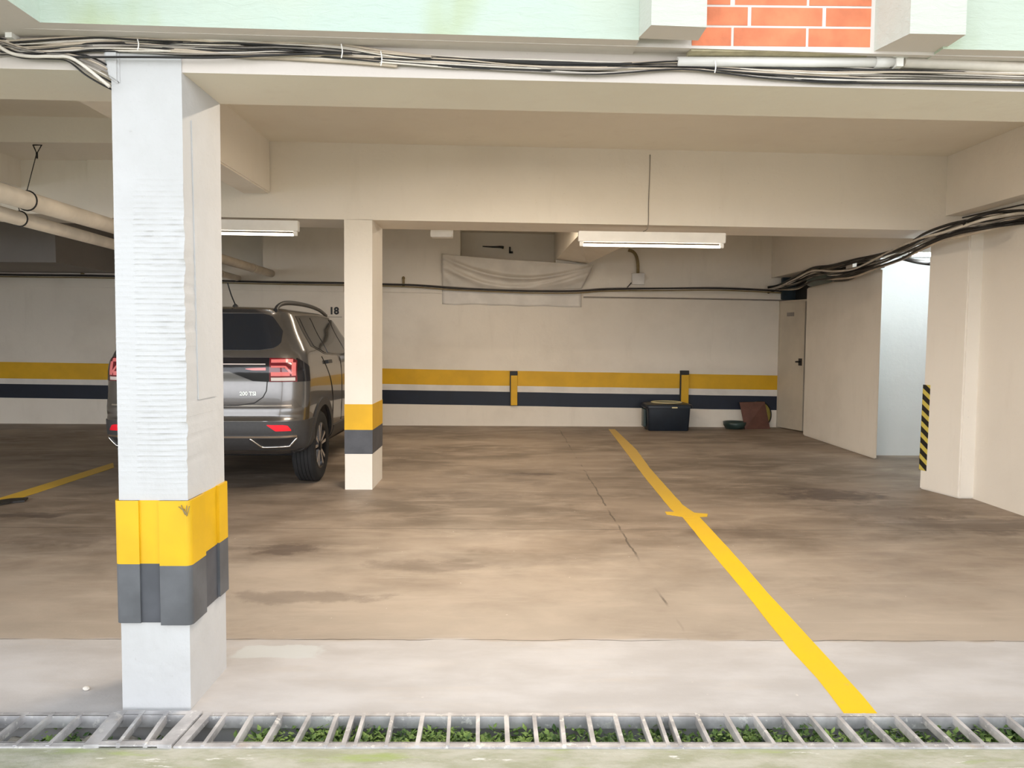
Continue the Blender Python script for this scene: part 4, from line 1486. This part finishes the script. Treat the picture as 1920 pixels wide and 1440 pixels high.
# brown board leaning with things behind it
b0, b1, b2, b3 = F(1397, 805), F(1444, 804), P(1434, 754, F(1397, 805).y + 0.14), P(1387, 755, F(1397, 805).y + 0.14)
bm = bmesh.new()
nv = Vector((0, 0.022, 0.006))
hexa(bm, [b0, b1, b2, b3], [b0 + nv, b1 + nv, b2 + nv, b3 + nv])
tag(obj('brown_board', bm, M['brown_board']), 'reddish brown board leaning near the utility door', 'board')
yd = b0.y + 0.23
dc = P(1424, 776, yd)
rd = 25 * yd / FPX
ctr = Vector((dc.x, yd + 0.02, rd + 0.002))
disc = empty('yellow_reel', (ctr.x, ctr.y, 0.0))
tag(disc, 'round dull yellow reel standing behind the brown board', 'reel')
bm = bmesh.new()
lathe(bm, [(0.0, -0.02), (rd * 0.93, -0.02), (rd * 0.93, 0.02), (0, 0.02)], Vector((0, 0, ctr.z)), (0.25, -1, 0.12), 36)
obj('reel_plate', bm, M['yellow_disc'], disc)
bm = bmesh.new()
lathe(bm, [(rd * 0.93, -0.028), (rd, -0.028), (rd, 0.028), (rd * 0.93, 0.028)], Vector((0, 0, ctr.z)), (0.25, -1, 0.12), 36, closed=True)
obj('reel_rim', bm, M['black_metal'], disc)
a, b = P(1398, 750, b0.y + 0.32), P(1432, 800, b0.y + 0.32)
bm = bmesh.new()
box(bm, a.x, b.x, b0.y + 0.38, b0.y + 0.42, 0, a.z)
bmesh.ops.bevel(bm, geom=bm.edges[:], offset=0.006, segments=2, affect='EDGES')
tag(obj('white_panel', bm, M['lamp_white']), 'white panel peeping out above the brown board', 'panel')

# ------------------------------------------------------------------ right cable bundle
Xc = xp - 0.03
path = [(1440, 543, Y_BACK - 0.06), (1462, 538, Y_BACK - 0.1), (1495, 528, None), (1525, 514, None), (1560, 512, None), (1600, 504, None), (1640, 490, None), (1690, 470, None), (1730, 452, None), (1765, 440, None), (1800, 428, None), (1850, 415, None), (1900, 408, None), (1990, 395, None)]
kd2 = ['cable_black', 'cable_black', 'cable_white', 'cable_black', 'cable_grey', 'cable_black', 'cable_white', 'cable_black', 'cable_black', 'cable_cream']
for k, kd in enumerate(kd2):
    pts = []
    for (px, py, Y) in path:
        sp = (3.2 if px < 1530 else 3.6 if px < 1760 else 3.2)
        dy = (k - 4) * sp * 0.8 + 14 * noise.noise(Vector((px * 0.011, k * 2.3, 3)))
        if Y is None:
            X = {1690: 3.99, 1730: 3.82, 1765: 3.79, 1800: 3.84, 1850: 3.93, 1900: Xw - 0.06, 1990: Xw - 0.06}.get(px, Xc) - 0.006 * (k % 3)
            p_ = PX(px, py + dy, X)
        else:
            p_ = P(px, py + dy * 0.4, Y)
        pts.append(p_)
    pts.append(Vector((pts[-1].x, 4.6, pts[-1].z + 0.01 * (k % 3))))
    pts.append(Vector((pts[-1].x, 3.2, pts[-1].z - 0.01 * (k % 3))))
    tag(tubeo('cable', pts, random.choice((0.008, 0.010, 0.013)), M[kd], sub=6, n=7), '%s cable in the twisted bundle over the right partition' % nice[kd], 'cable', '%s cables over the right partition' % nice[kd])
tag(tubeo('cable', [PX(1802, 409, Xw - 0.015), PX(1850, 398, Xw - 0.015), PX(1920, 383, Xw - 0.015), PX(2010, 363, Xw - 0.015)], 0.006, M['cable_black'], sub=3, n=6), 'thin black cable along the right wall just below the side beam', 'cable')
# green bag/lagging in the gap above the partition
gp = [PX(1518, 530, xp + 0.02), PX(1530, 526, xp + 0.02), PX(1550, 521, xp + 0.02), PX(1562, 519, xp + 0.02)]
bm = bmesh.new()
tube(bm, gp, lambda t: 0.075 * (1 - 0.35 * abs(2 * t - 1) ** 3), 12, 4)
tag(obj('green_bundle', bm, M['green_dark']), 'dark green wrapped bundle lying on top of the partition', 'bundle')
bm = bmesh.new()
tube(bm, [PX(1565, 522, xp + 0.03), PX(1590, 521, xp + 0.03), PX(1615, 510, xp + 0.03), PX(1640, 503, xp + 0.03), PX(1657, 500, xp + 0.03)], lambda t: 0.045 * (1 - 0.7 * t), 10, 4)
tag(obj('black_lagging', bm, M['cable_black']), 'black rubber lagging resting on the partition beside the green bundle', 'lagging')
a, b = PX(1585, 494, xp - 0.01), PX(1597, 502, xp - 0.01)
bm = bmesh.new()
box(bm, xp + 0.0, xp + 0.05, min(a.y, b.y), max(a.y, b.y), b.z, a.z)
tag(obj('connector_box', bm, M['cable_white']), 'tiny white connector box among the cables over the partition', 'connector')
# cable end in the corridor opening
tag(tubeo('cable', [P(1693, 484, 8.6), P(1708, 488, 8.5), P(1722, 491, 8.4), P(1745, 494, 8.3)], 0.025, M['cable_black'], n=8), 'thick black cable end under the corridor lamp', 'cable')
# hook over the bundle
a = P(1822, 414, 6.45)
bm = bmesh.new()
tube(bm, [a + Vector((-0.07, 0, 0)), a + Vector((0.07, 0, 0.0)), a + Vector((0.07, 0, -0.03)), a + Vector((-0.07, 0, -0.03))], 0.008, 6, 1, closed=True)
box(bm, a.x + 0.01, a.x + 0.09, a.y - 0.02, a.y + 0.08, a.z - 0.035, a.z + 0.005)
tag(obj('cable_hanger', bm, M['black_metal']), 'black cable hanger where the bundle meets the right beam', 'hanger')

# number plate on wall
sg = empty('bay_number_sign', P(627, 584, Y_BACK - 0.003))
tag(sg, 'white bay number sign reading 18 on the wall behind the car', 'sign')
kb = Y_BACK / FPX
bm = bmesh.new()
box(bm, -0.145, 0.12, -0.004, 0.003, -0.09, 0.085)
obj('sign_plate', bm, M['wall'], sg)
text_mesh('sign_number', '18', 0.155, M['cable_black'], (-0.005, -0.006, 0.005), (math.pi / 2, 0, 0), sg)
bm = bmesh.new()
box(bm, -0.145, 0.12, -0.006, -0.003, -0.092, -0.084)
obj('sign_edge', bm, M['cable_grey'], sg)

# ------------------------------------------------------------------ car
CARX, CARY = -2.68, 6.70


def pchip(xs_, ys_):
    n = len(xs_)
    h = [xs_[i + 1] - xs_[i] for i in range(n - 1)]
    d = [(ys_[i + 1] - ys_[i]) / h[i] for i in range(n - 1)]
    m = [d[0]] + [0 if d[i - 1] * d[i] <= 0 else 2 * d[i - 1] * d[i] / (d[i - 1] + d[i]) for i in range(1, n - 1)] + [d[-1]]

    def f(x):
        x = min(max(x, xs_[0]), xs_[-1])
        i = 0
        while i < n - 2 and x > xs_[i + 1]:
            i += 1
        t = (x - xs_[i]) / h[i]
        return ys_[i] * (1 + 2 * t) * (1 - t) ** 2 + m[i] * h[i] * t * (1 - t) ** 2 + ys_[i + 1] * t * t * (3 - 2 * t) - m[i + 1] * h[i] * t * t * (1 - t)
    return f


tab = [  # z, rear y, front y, half width, rear corner radius
    (0.34, 0.26, 3.90, 0.76, 0.20), (0.40, 0.12, 4.05, 0.83, 0.24), (0.46, 0.05, 4.12, 0.855, 0.26), (0.54, 0.01, 4.16, 0.868, 0.27), (0.60, 0.00, 4.17, 0.872, 0.28),
    (0.67, 0.00, 4.17, 0.874, 0.28), (0.70, 0.025, 4.16, 0.876, 0.26), (0.77, 0.03, 4.15, 0.88, 0.25), (0.80, 0.04, 4.14, 0.88, 0.25), (0.95, 0.07, 4.10, 0.88, 0.24), (1.02, 0.075, 4.02, 0.878, 0.24), (1.10, 0.07, 3.70, 0.872, 0.24),
    (1.17, 0.08, 3.12, 0.862, 0.24), (1.25, 0.10, 2.98, 0.845, 0.26), (1.31, 0.13, 2.86, 0.815, 0.26), (1.46, 0.22, 2.56, 0.745, 0.24), (1.58, 0.29, 2.30, 0.69, 0.24), (1.625, 0.30, 2.16, 0.665, 0.24),
    (1.655, 0.27, 2.02, 0.63, 0.26), (1.675, 0.34, 1.86, 0.57, 0.3), (1.69, 0.55, 1.6, 0.42, 0.3)]
tab = [(r[0], r[1], r[2] + (0.28 if r[0] > 1.5 else 0.12 if r[0] > 1.4 else 0), r[3] + (0.03 if r[0] < 1.4 else 0.015), r[4]) for r in tab]
fz = [r[0] for r in tab]
f_yr, f_yf, f_w, f_rc = (pchip(fz, [r[i] for r in tab]) for i in (1, 2, 3, 4))
BOW = 0.045


def rear(x, z):
    w, yr, r = f_w(z), f_yr(z), f_rc(z)
    ax = min(abs(x), w)
    y = yr + BOW * (ax / w) ** 2
    e = ax - (w - r)
    if e > 0:
        y += r * 0.85 * (1 - math.sqrt(max(0, 1 - (e / r) ** 2)))
    return y


def sidex(y, z):
    w, yr, r = f_w(z), f_yr(z) + BOW, f_rc(z)
    ry = r * 0.85
    yf = f_yf(z)
    x = w
    if y < yr + ry:
        t = 1 - (y - yr) / ry
        x = (w - r) + r * math.sqrt(max(0, 1 - min(1, max(0, t)) ** 2))
    fr_ = 0.45
    if y > yf - fr_:
        t = (y - (yf - fr_)) / fr_
        x = (w - 0.35) + 0.35 * math.sqrt(max(0, 1 - min(1, t) ** 2))
    return x


car = empty('car', (CARX, CARY, 0))
tag(car, 'grey compact SUV parked nose to the wall behind the front column', 'car')


def outline(z):
    w, r = f_w(z), f_rc(z)
    pts = []
    for k in range(9):                       # rear half, centre to start of corner
        x = (w - r) * k / 9
        pts.append((x, rear(x, z)))
    for k in range(12):
        q_ = math.pi / 2 * k / 11
        x = (w - r) + r * math.sin(q_)
        pts.append((x, rear(x, z) if k < 11 else f_yr(z) + BOW + r * 0.85))
    ys0 = pts[-1][1]
    yf = f_yf(z)
    ye = yf - 0.45
    for k in range(1, 26):
        y = ys0 + (ye - ys0) * k / 25
        pts.append((w, y))
    for k in range(1, 9):
        q_ = math.pi / 2 * k / 8
        pts.append(((w - 0.35) + 0.35 * math.cos(q_), ye + 0.45 * math.sin(q_)))
    for k in range(1, 8):
        pts.append(((w - 0.35) * (1 - k / 7), yf + 0.02 * k / 7))
    return pts


bm = bmesh.new()
zl = []
for i in range(len(fz) - 1):
    n = 3 if fz[i + 1] - fz[i] > 0.05 else 2
    zl += [fz[i] + (fz[i + 1] - fz[i]) * k / n for k in range(n)]
zl.append(fz[-1])
rings = []
for z in zl:
    o_ = outline(z)
    full = [(x, y) for x, y in o_] + [(-x, y) for x, y in o_[-2:0:-1]]
    rings.append([bm.verts.new((x, y, z)) for x, y in full])
N = len(rings[0])
for i in range(len(rings) - 1):
    for k in range(N):
        bm.faces.new((rings[i][k], rings[i][(k + 1) % N], rings[i + 1][(k + 1) % N], rings[i + 1][k]))
bm.faces.new(rings[0][::-1])
tc = bm.verts.new((0, 1.1, fz[-1] + 0.012))
for k in range(N):
    bm.faces.new((rings[-1][k], rings[-1][(k + 1) % N], tc))
body = obj('body', bm, M['car_paint'], car, smooth=38)
WY, WZ, WR = (0.80, 3.36), 0.352, 0.345
bm = bmesh.new()
for wy in WY:
    for s in (-1, 1):
        lathe(bm, [(0.405, 0), (0.405, 0.45)], (s * 0.55, wy, WZ), (s, 0, 0), 40)
cut = obj('cutter', bm, M['car_black'])
cut.parent = car
md = body.modifiers.new('cut', 'BOOLEAN')
md.object = cut
md.operation = 'DIFFERENCE'
md.solver = 'EXACT'
bpy.context.view_layer.update()
dg = bpy.context.evaluated_depsgraph_get()
me = bpy.data.meshes.new_from_object(body.evaluated_get(dg))
body.modifiers.clear()
body.data = me
bpy.data.objects.remove(cut)
for p in me.polygons:                        # inside of the arches is black
    c = p.center
    for wy in WY:
        if math.hypot(c.y - wy, c.z - WZ) < 0.41 and abs(c.x) < 0.9 and c.z < 0.78:
            n_ = p.normal
            if abs(n_.x) < 0.3 or abs(c.x) < 0.6:
                p.material_index = 1
if len(me.materials) < 2:
    me.materials.append(M['car_black'])


def patch(name, fpt, nu, nv, mat, parent, off=0.004, thick=0.010):
    """fpt(u, v) -> (point, outward normal)"""
    bm = bmesh.new()
    G, Gb = [], []
    for i in range(nu + 1):
        a_, b_ = [], []
        for j in range(nv + 1):
            p_, n_ = fpt(i / nu, j / nv)
            a_.append(bm.verts.new(p_ + n_ * off))
            b_.append(bm.verts.new(p_ - n_ * (thick - off)))
        G.append(a_)
        Gb.append(b_)
    for i in range(nu):
        for j in range(nv):
            bm.faces.new((G[i][j], G[i + 1][j], G[i + 1][j + 1], G[i][j + 1]))
            bm.faces.new((Gb[i][j + 1], Gb[i + 1][j + 1], Gb[i + 1][j], Gb[i][j]))
    for i in range(nu):
        for j in (0, nv):
            bm.faces.new((G[i][j], G[i + 1][j], Gb[i + 1][j], Gb[i][j]))
    for j in range(nv):
        for i in (0, nu):
            bm.faces.new((G[i][j], G[i][j + 1], Gb[i][j + 1], Gb[i][j]))
    return obj(name, bm, mat, parent, smooth=50)


def around(a, z):
    """walk round the rear: |a| <= w-r across the back, beyond it round the corner and along the flank; returns point, normal"""
    def raw(a_, z_):
        w, r = f_w(z_), f_rc(z_)
        s = 1 if a_ >= 0 else -1
        A = abs(a_)
        if A <= w - r:
            return Vector((s * A, rear(A, z_), z_))
        arc = r * math.pi / 2
        B = A - (w - r)
        if B <= arc:
            q_ = B / r
            x = (w - r) + r * math.sin(q_)
            return Vector((s * x, rear(x, z_) if q_ < 1.55 else f_yr(z_) + BOW + r * 0.85, z_))
        return Vector((s * w, f_yr(z_) + BOW + r * 0.85 + (B - arc), z_))
    e = 0.004
    p_ = raw(a, z)
    n_ = (raw(a + e, z) - raw(a - e, z)).cross(raw(a, z + e) - raw(a, z - e)).normalized()
    return p_, n_


def rpatch(name, a0, a1, zlo, zhi, mat, parent=None, nu=40, nv=6, **kw):
    lo = zlo if callable(zlo) else (lambda a_: zlo)
    hi = zhi if callable(zhi) else (lambda a_: zhi)

    def f(u, v):
        a_ = a0 + (a1 - a0) * u
        return around(a_, lo(a_) + (hi(a_) - lo(a_)) * v)
    return patch(name, f, nu, nv, mat, parent or car, **kw)


def lerp_tab(tb):
    def f(x):
        x = abs(x)
        for (x0_, y0_), (x1_, y1_) in zip(tb, tb[1:]):
            if x <= x1_:
                return y0_ + (y1_ - y0_) * max(0, (x - x0_)) / (x1_ - x0_)
        return tb[-1][1]
    return f


# rear window and spoiler shade
rw = rpatch('rear_window', -0.68, 0.68, lerp_tab([(0, 1.29), (0.5, 1.29), (0.64, 1.31), (0.68, 1.36)]), lerp_tab([(0, 1.618), (0.48, 1.618), (0.56, 1.60), (0.68, 1.46)]), M['car_glass'], nu=48, nv=10)
# black light bar
rpatch('light_bar', -0.60, 0.60, lerp_tab([(0, 1.10), (0.26, 1.10), (0.46, 1.018), (0.6, 1.01)]), 1.222, M['car_gloss'], nu=60, nv=6, off=0.006)
rpatch('bar_strip', -0.57, 0.57, 1.160, 1.170, M['clear_lens'], nu=50, nv=1, off=0.010)
for s in (-1, 1):
    tl = rpatch('tail_light', s * 0.605, s * 0.84, 1.01, lerp_tab([(0.6, 1.22), (0.79, 1.217), (0.84, 1.195)]), M['red_lens'], nu=24, nv=6, off=0.012, thick=0.02)
    rpatch('light_surround', s * 0.84, s * 1.02, 1.01, lerp_tab([(0.84, 1.22), (1.02, 1.14)]), M['car_gloss'], nu=10, nv=4, off=0.006)
    # signature strips on the lens
    rpatch('light_strip', s * 0.62, s * 0.80, 1.178, 1.206, M['pink_lens'], tl, 14, 1, off=0.016)
    rpatch('light_strip', s * 0.62, s * 0.73, 1.134, 1.150, M['pink_lens'], tl, 10, 1, off=0.016)
    rpatch('light_strip', s * 0.62, s * 0.775, 1.064, 1.098, M['pink_lens'], tl, 12, 1, off=0.016)

    def slant(u, v, s=s):
        a_ = s * (0.72 + 0.065 * u + 0.022 * v)
        return around(a_, 1.148 - 0.07 * u)
    patch('light_strip', slant, 8, 2, M['pink_lens'], tl, off=0.0165)
    rpatch('light_strip', s * 0.79, s * 0.828, 1.065, 1.178, M['pink_lens'], tl, 6, 3, off=0.0155)
    rpatch('light_strip', s * 0.62, s * 0.82, 1.020, 1.050, M['clear_lens'], tl, 14, 1, off=0.016)
    rpatch('light_strip', s * 0.40, s * 0.575, lerp_tab([(0.40, 1.122), (0.46, 1.112), (0.6, 1.112)]), lerp_tab([(0.40, 1.126), (0.46, 1.132), (0.6, 1.136)]), M['pink_lens'], tl, 10, 1, off=0.010)
    rpatch('reflector', s * 0.60, s * 0.80, lerp_tab([(0.60, 0.632), (0.67, 0.582), (0.80, 0.580)]), lerp_tab([(0.60, 0.638), (0.73, 0.635), (0.77, 0.628), (0.80, 0.59)]), M['reflector'], nu=14, nv=2, off=0.016, thick=0.02)
# bumper cladding and chrome
rpatch('bumper_cladding', -1.25, 1.25, 0.405, 0.665, M['car_clad'], nu=90, nv=10, off=0.008, thick=0.02)
rpatch('chrome_strip', -0.85, 0.85, 0.525, 0.541, M['chrome'], nu=60, nv=1, off=0.016, thick=0.02)
rpatch('bumper_step', -0.80, 0.80, 0.795, 0.808, M['chrome'], nu=50, nv=1, off=0.003, thick=0.01)


def surf_tube(name, pts, r, mat, parent, off=0.014):
    P_ = []
    for (a_, z) in pts:
        p_, n_ = around(a_, z)
        P_.append(p_ + n_ * off)
    return tubeo(name, P_, r, mat, parent, n=6, sub=1)


def dense(pts, k=6):
    out = []
    for (a, b) in zip(pts, pts[1:]):
        out += [(a[0] + (b[0] - a[0]) * i / k, a[1] + (b[1] - a[1]) * i / k) for i in range(k)]
    return out + [pts[-1]]


for s in (-1, 1):
    surf_tube('exhaust_trim', dense([(s * 0.45, 0.520), (s * 0.54, 0.440), (s * 0.77, 0.445), (s * 0.85, 0.520)]), 0.009, M['chrome'], car, 0.014)
    rpatch('exhaust_recess', s * 0.47, s * 0.83, lerp_tab([(0.47, 0.51), (0.55, 0.452), (0.77, 0.456), (0.83, 0.505)]), 0.514, M['car_black'], nu=20, nv=2, off=0.010, thick=0.02)
    # tailgate shut line
    surf_tube('tailgate_seam', dense([(s * 0.585, 1.03), (s * 0.578, 0.93), (s * 0.55, 0.875), (s * 0.48, 0.825), (s * 0.34, 0.805), (0.0, 0.80)]), 0.0045, M['car_black'], car, 0.0015)
# tailgate crease (darker lower part)
p_, n_ = around(0.42, 0.905)
text_mesh('model_lettering', '200 TSI', 0.046, M['chrome'], p_ + n_ * 0.004, (math.pi / 2, 0, 0.09), car, 0.0015)
rpatch('number_plate_recess', -0.20, 0.20, 0.84, 1.0, M['car_clad'], nu=16, nv=3, off=0.003)
# underbody
boxo('underbody', -0.60, 0.60, 1.15, 3.5, 0.19, 0.40, M['car_black'], car, 0.03)


def spatch(name, s, pts_lo, pts_hi, y0_, y1_, mat, off=0.004, nu=30, nv=6, thick=0.01, parent=None):
    lo, hi = pts_lo, pts_hi

    def raw(y, z):
        return Vector((s * sidex(y, z), y, z))

    def f(u, v):
        y = y0_ + (y1_ - y0_) * u
        z = lo(y) + (hi(y) - lo(y)) * v
        e = 0.004
        n_ = (raw(y + e, z) - raw(y - e, z)).cross(raw(y, z + e) - raw(y, z - e)).normalized()
        if n_.x * s < 0:
            n_ = -n_
        return raw(y, z), n_
    return patch(name, f, nu, nv, mat, parent or car, off, thick)


for s in (1, -1):
    belt = lerp_tab([(0.64, 1.34), (1.0, 1.26), (1.4, 1.24), (3.0, 1.20)])
    top = lerp_tab([(0.64, 1.585), (1.0, 1.60), (1.6, 1.61), (2.2, 1.60), (2.35, 1.575), (2.7, 1.38), (2.95, 1.22)])
    spatch('window_trim', s, lambda y: belt(y) - 0.02, lambda y: min(top(y) + 0.022, 1.63), 0.62, 2.94, M['car_gloss'], off=0.003, nu=50)
    spatch('side_window', s, lambda y: belt(y) + 0.0, top, 0.72, 1.10, M['car_glass'], off=0.006, nu=8)
    spatch('side_window', s, belt, top, 1.15, 1.92, M['car_glass'], off=0.006, nu=16)
    spatch('side_window', s, belt, top, 1.99, 2.86, M['car_glass'], off=0.006, nu=22)
    spatch('sill_cladding', s, lambda y: 0.345, lambda y: 0.50, 1.28, 2.88, M['car_clad'], off=0.014, thick=0.03)
    spatch('door_handle', s, lambda y: 1.145, lambda y: 1.18, 0.97, 1.14, M['car_black'], off=0.03, nu=6, nv=1, thick=0.03)
    spatch('door_handle', s, lambda y: 1.075, lambda y: 1.105, 2.05, 2.23, M['car_black'], off=0.03, nu=6, nv=1, thick=0.03)
    for yy in (1.66, 2.72):
        bm = bmesh.new()
        tube(bm, [Vector((s * (sidex(yy, z) + 0.001), yy, z)) for z in (0.52, 0.7, 0.9, 1.1, 1.2)], 0.004, 5, 3)
        obj('door_seam', bm, M['car_black'], car)
    bm = bmesh.new()
    tube(bm, [Vector((s * (sidex(y, z) + 0.001), y, z)) for y, z in ((0.86, 1.22), (0.98, 1.12), (1.13, 0.98), (1.22, 0.80), (1.25, 0.55))], 0.004, 5, 4)
    obj('door_seam', bm, M['car_black'], car)
    # wheel arch mouldings
    for wy in WY:
        def arch(u, v, s=s, wy=wy):
            q_ = math.radians(-8 + 196 * u)
            rr2 = 0.40 + 0.075 * v
            y, z = wy + rr2 * math.cos(q_), max(0.35, WZ + rr2 * math.sin(q_))
            return Vector((s * sidex(y, z), y, z)), Vector((s, 0, 0))
        patch('arch_moulding', arch, 36, 2, M['car_clad'], car, 0.012, 0.03)
    # roof rail
    bm = bmesh.new()
    xr2 = lambda y: s * (0.60 - 0.02 * (y > 1.5))
    rail = [(0.36, 1.65), (0.44, 1.69), (0.62, 1.725), (0.95, 1.742), (1.5, 1.742), (2.0, 1.715), (2.35, 1.66)]
    tube(bm, [Vector((s * 0.585, y, z)) for y, z in rail], 0.021, 8, 5, flat=0.8)
    obj('roof_rail', bm, M['car_black'], car)
    # mirror
    bm = bmesh.new()
    stack(bm, [rrect(0.09, 0.055, 0.03, 1.16, off=(s * 0.985, 2.55)), rrect(0.105, 0.065, 0.03, 1.20, off=(s * 0.985, 2.55)), rrect(0.10, 0.06, 0.03, 1.30, off=(s * 0.985, 2.56)), rrect(0.08, 0.04, 0.03, 1.32, off=(s * 0.985, 2.57))])
    tube(bm, [(s * 0.84, 2.6, 1.2), (s * 0.92, 2.57, 1.22)], 0.03, 8, 1)
    obj('wing_mirror', bm, M['car_paint'], car, smooth=40)


# front: windscreen, grille, headlights (seen only from elsewhere)
def fsurf(x, z):
    w = f_w(z)
    yf = f_yf(z)
    A = min(abs(x), w - 0.001)
    e = max(0, A - (w - 0.35)) / 0.35
    return Vector((x, yf - 0.45 * (1 - math.sqrt(max(0, 1 - e * e))), z))


def fpatch(name, x0_, x1_, z0_, z1_, mat, off=0.005):
    def f(u, v):
        x, z = x0_ + (x1_ - x0_) * u, z0_ + (z1_ - z0_) * v
        e = 0.004
        n_ = (fsurf(x + e, z) - fsurf(x - e, z)).cross(fsurf(x, z + e) - fsurf(x, z - e)).normalized()
        if n_.y < 0:
            n_ = -n_
        return fsurf(x, z), n_
    return patch(name, f, 24, 6, mat, car, off, 0.012)


fpatch('windscreen', -0.60, 0.60, 1.20, 1.60, M['car_glass'])
fpatch('grille', -0.5, 0.5, 0.80, 0.97, M['car_gloss'])
fpatch('headlight', 0.5, 0.80, 0.82, 0.98, M['clear_lens'])
fpatch('headlight', -0.80, -0.5, 0.82, 0.98, M['clear_lens'])
fpatch('front_cladding', -0.72, 0.72, 0.42, 0.62, M['car_clad'])
# antenna
bm = bmesh.new()
ra = Vector((0.155, 0.55, 1.685))
lathe(bm, [(0.03, -0.012), (0.026, 0.012), (0.009, 0.03)], ra, (0, 0, 1), 12)
tube(bm, [ra + Vector((0, 0, 0.02)), ra + Vector((-0.02, -0.05, 0.11)), ra + Vector((-0.035, -0.10, 0.22))], 0.006, 6, 2)
obj('antenna', bm, M['car_black'], car)

# wheels
for wy in WY:
    for s in (-1, 1):
        wh = bpy.data.objects.new('wheel', None)
        C.objects.link(wh)
        wh.parent = car
        wh.location = (s * 0.785, wy, WZ)
        bm = bmesh.new()
        hw = 0.108
        prof = [(0.225, -hw + 0.012), (0.30, -hw), (WR - 0.02, -hw + 0.008), (WR - 0.004, -hw + 0.028)]
        for k in range(5):
            c = -hw + 0.04 + (2 * hw - 0.08) * k / 4
            prof += [(WR, c - 0.014), (WR, c + 0.014)] + ([(WR - 0.008, c + 0.0165), (WR - 0.008, c + 0.0215)] if k < 4 else [])
        prof += [(WR - 0.004, hw - 0.028), (WR - 0.02, hw - 0.008), (0.30, hw), (0.225, hw - 0.012)]
        lathe(bm, prof, (0, 0, 0), (s, 0, 0), 48, closed=True)
        tyre = obj('tyre', bm, M['tyre'], wh, smooth=35)
        bm = bmesh.new()
        lathe(bm, [(0.228, -hw + 0.02), (0.228, hw - 0.012), (0.215, hw - 0.008), (0.205, hw - 0.035), (0.19, hw - 0.05), (0.0, hw - 0.055)], (0, 0, 0), (s, 0, 0), 40)
        obj('rim', bm, M['rim_dark'], wh)
        for k in range(5):
            bm = bmesh.new()
            for d_ in (-1, 1):
                q_ = 2 * math.pi * k / 5 + 0.35
                c_, n2 = Vector((0, math.cos(q_), math.sin(q_))), Vector((0, -math.sin(q_), math.cos(q_)))
                ax = Vector((s, 0, 0))
                a_ = c_ * 0.045 + n2 * d_ * 0.008
                b_ = c_ * 0.213 + n2 * d_ * 0.047
                wA, wB = n2 * 0.010, n2 * 0.017
                hA, hB = ax * (hw - 0.018), ax * (hw - 0.010)
                hexa(bm, [a_ - wA + hA, a_ + wA + hA, b_ + wB + hB, b_ - wB + hB], [a_ - wA + hA - ax * 0.03, a_ + wA + hA - ax * 0.03, b_ + wB + hB - ax * 0.03, b_ - wB + hB - ax * 0.03])
            obj('spoke', bm, M['rim_silver'], wh)
        bm = bmesh.new()
        lathe(bm, [(0.055, hw - 0.05), (0.052, hw - 0.012), (0.03, hw - 0.006), (0.0, hw - 0.006)], (0, 0, 0), (s, 0, 0), 20)
        obj('hub_cap', bm, M['rim_dark'], wh)

# ------------------------------------------------------------------ light
w = bpy.data.worlds.new('overcast_sky')
SC.world = w
w.use_nodes = True
nt = w.node_tree
bg = nt.nodes['Background']
tc_ = nt.nodes.new('ShaderNodeTexCoord')
sx_ = nt.nodes.new('ShaderNodeSeparateXYZ')
nt.links.new(tc_.outputs['Generated'], sx_.inputs[0])
cr_ = nt.nodes.new('ShaderNodeValToRGB')      # hazy bright horizon, bluer and darker overhead
nt.links.new(sx_.outputs['Z'], cr_.inputs[0])
els = cr_.color_ramp.elements
els[0].position, els[0].color = 0.0, (0.93, 0.955, 1.0, 1)
els[1].position, els[1].color = 1.0, (0.20, 0.225, 0.25, 1)
e_ = els.new(0.22)
e_.color = (0.88, 0.91, 0.95, 1)
e_ = els.new(0.42)
e_.color = (0.30, 0.325, 0.35, 1)
nt.links.new(cr_.outputs[0], bg.inputs['Color'])
bg.inputs['Strength'].default_value = 3.6

# added fill lights without fixtures, hidden behind the beams to brighten the bays
for (x, y, z, e, col_) in ((-0.3, 9.5, 2.9, 45, (1, 0.84, 0.64)), (0.2, 4.7, 3.0, 75, (1, 0.85, 0.67))):
    ld = bpy.data.lights.new('bay_fill_light', 'AREA')
    ld.shape = 'RECTANGLE'
    ld.size, ld.size_y = 1.3, 0.10
    ld.energy = e
    ld.color = col_
    lo_ = bpy.data.objects.new('bay_fill_light', ld)
    C.objects.link(lo_)
    lo_.location = (x, y, z)

vs = SC.view_settings
vs.view_transform = 'Standard'
vs.look = 'None'
vs.exposure = 0.42
vs.gamma = 1.0
try:
    vs.use_curve_mapping = False
except Exception:
    pass
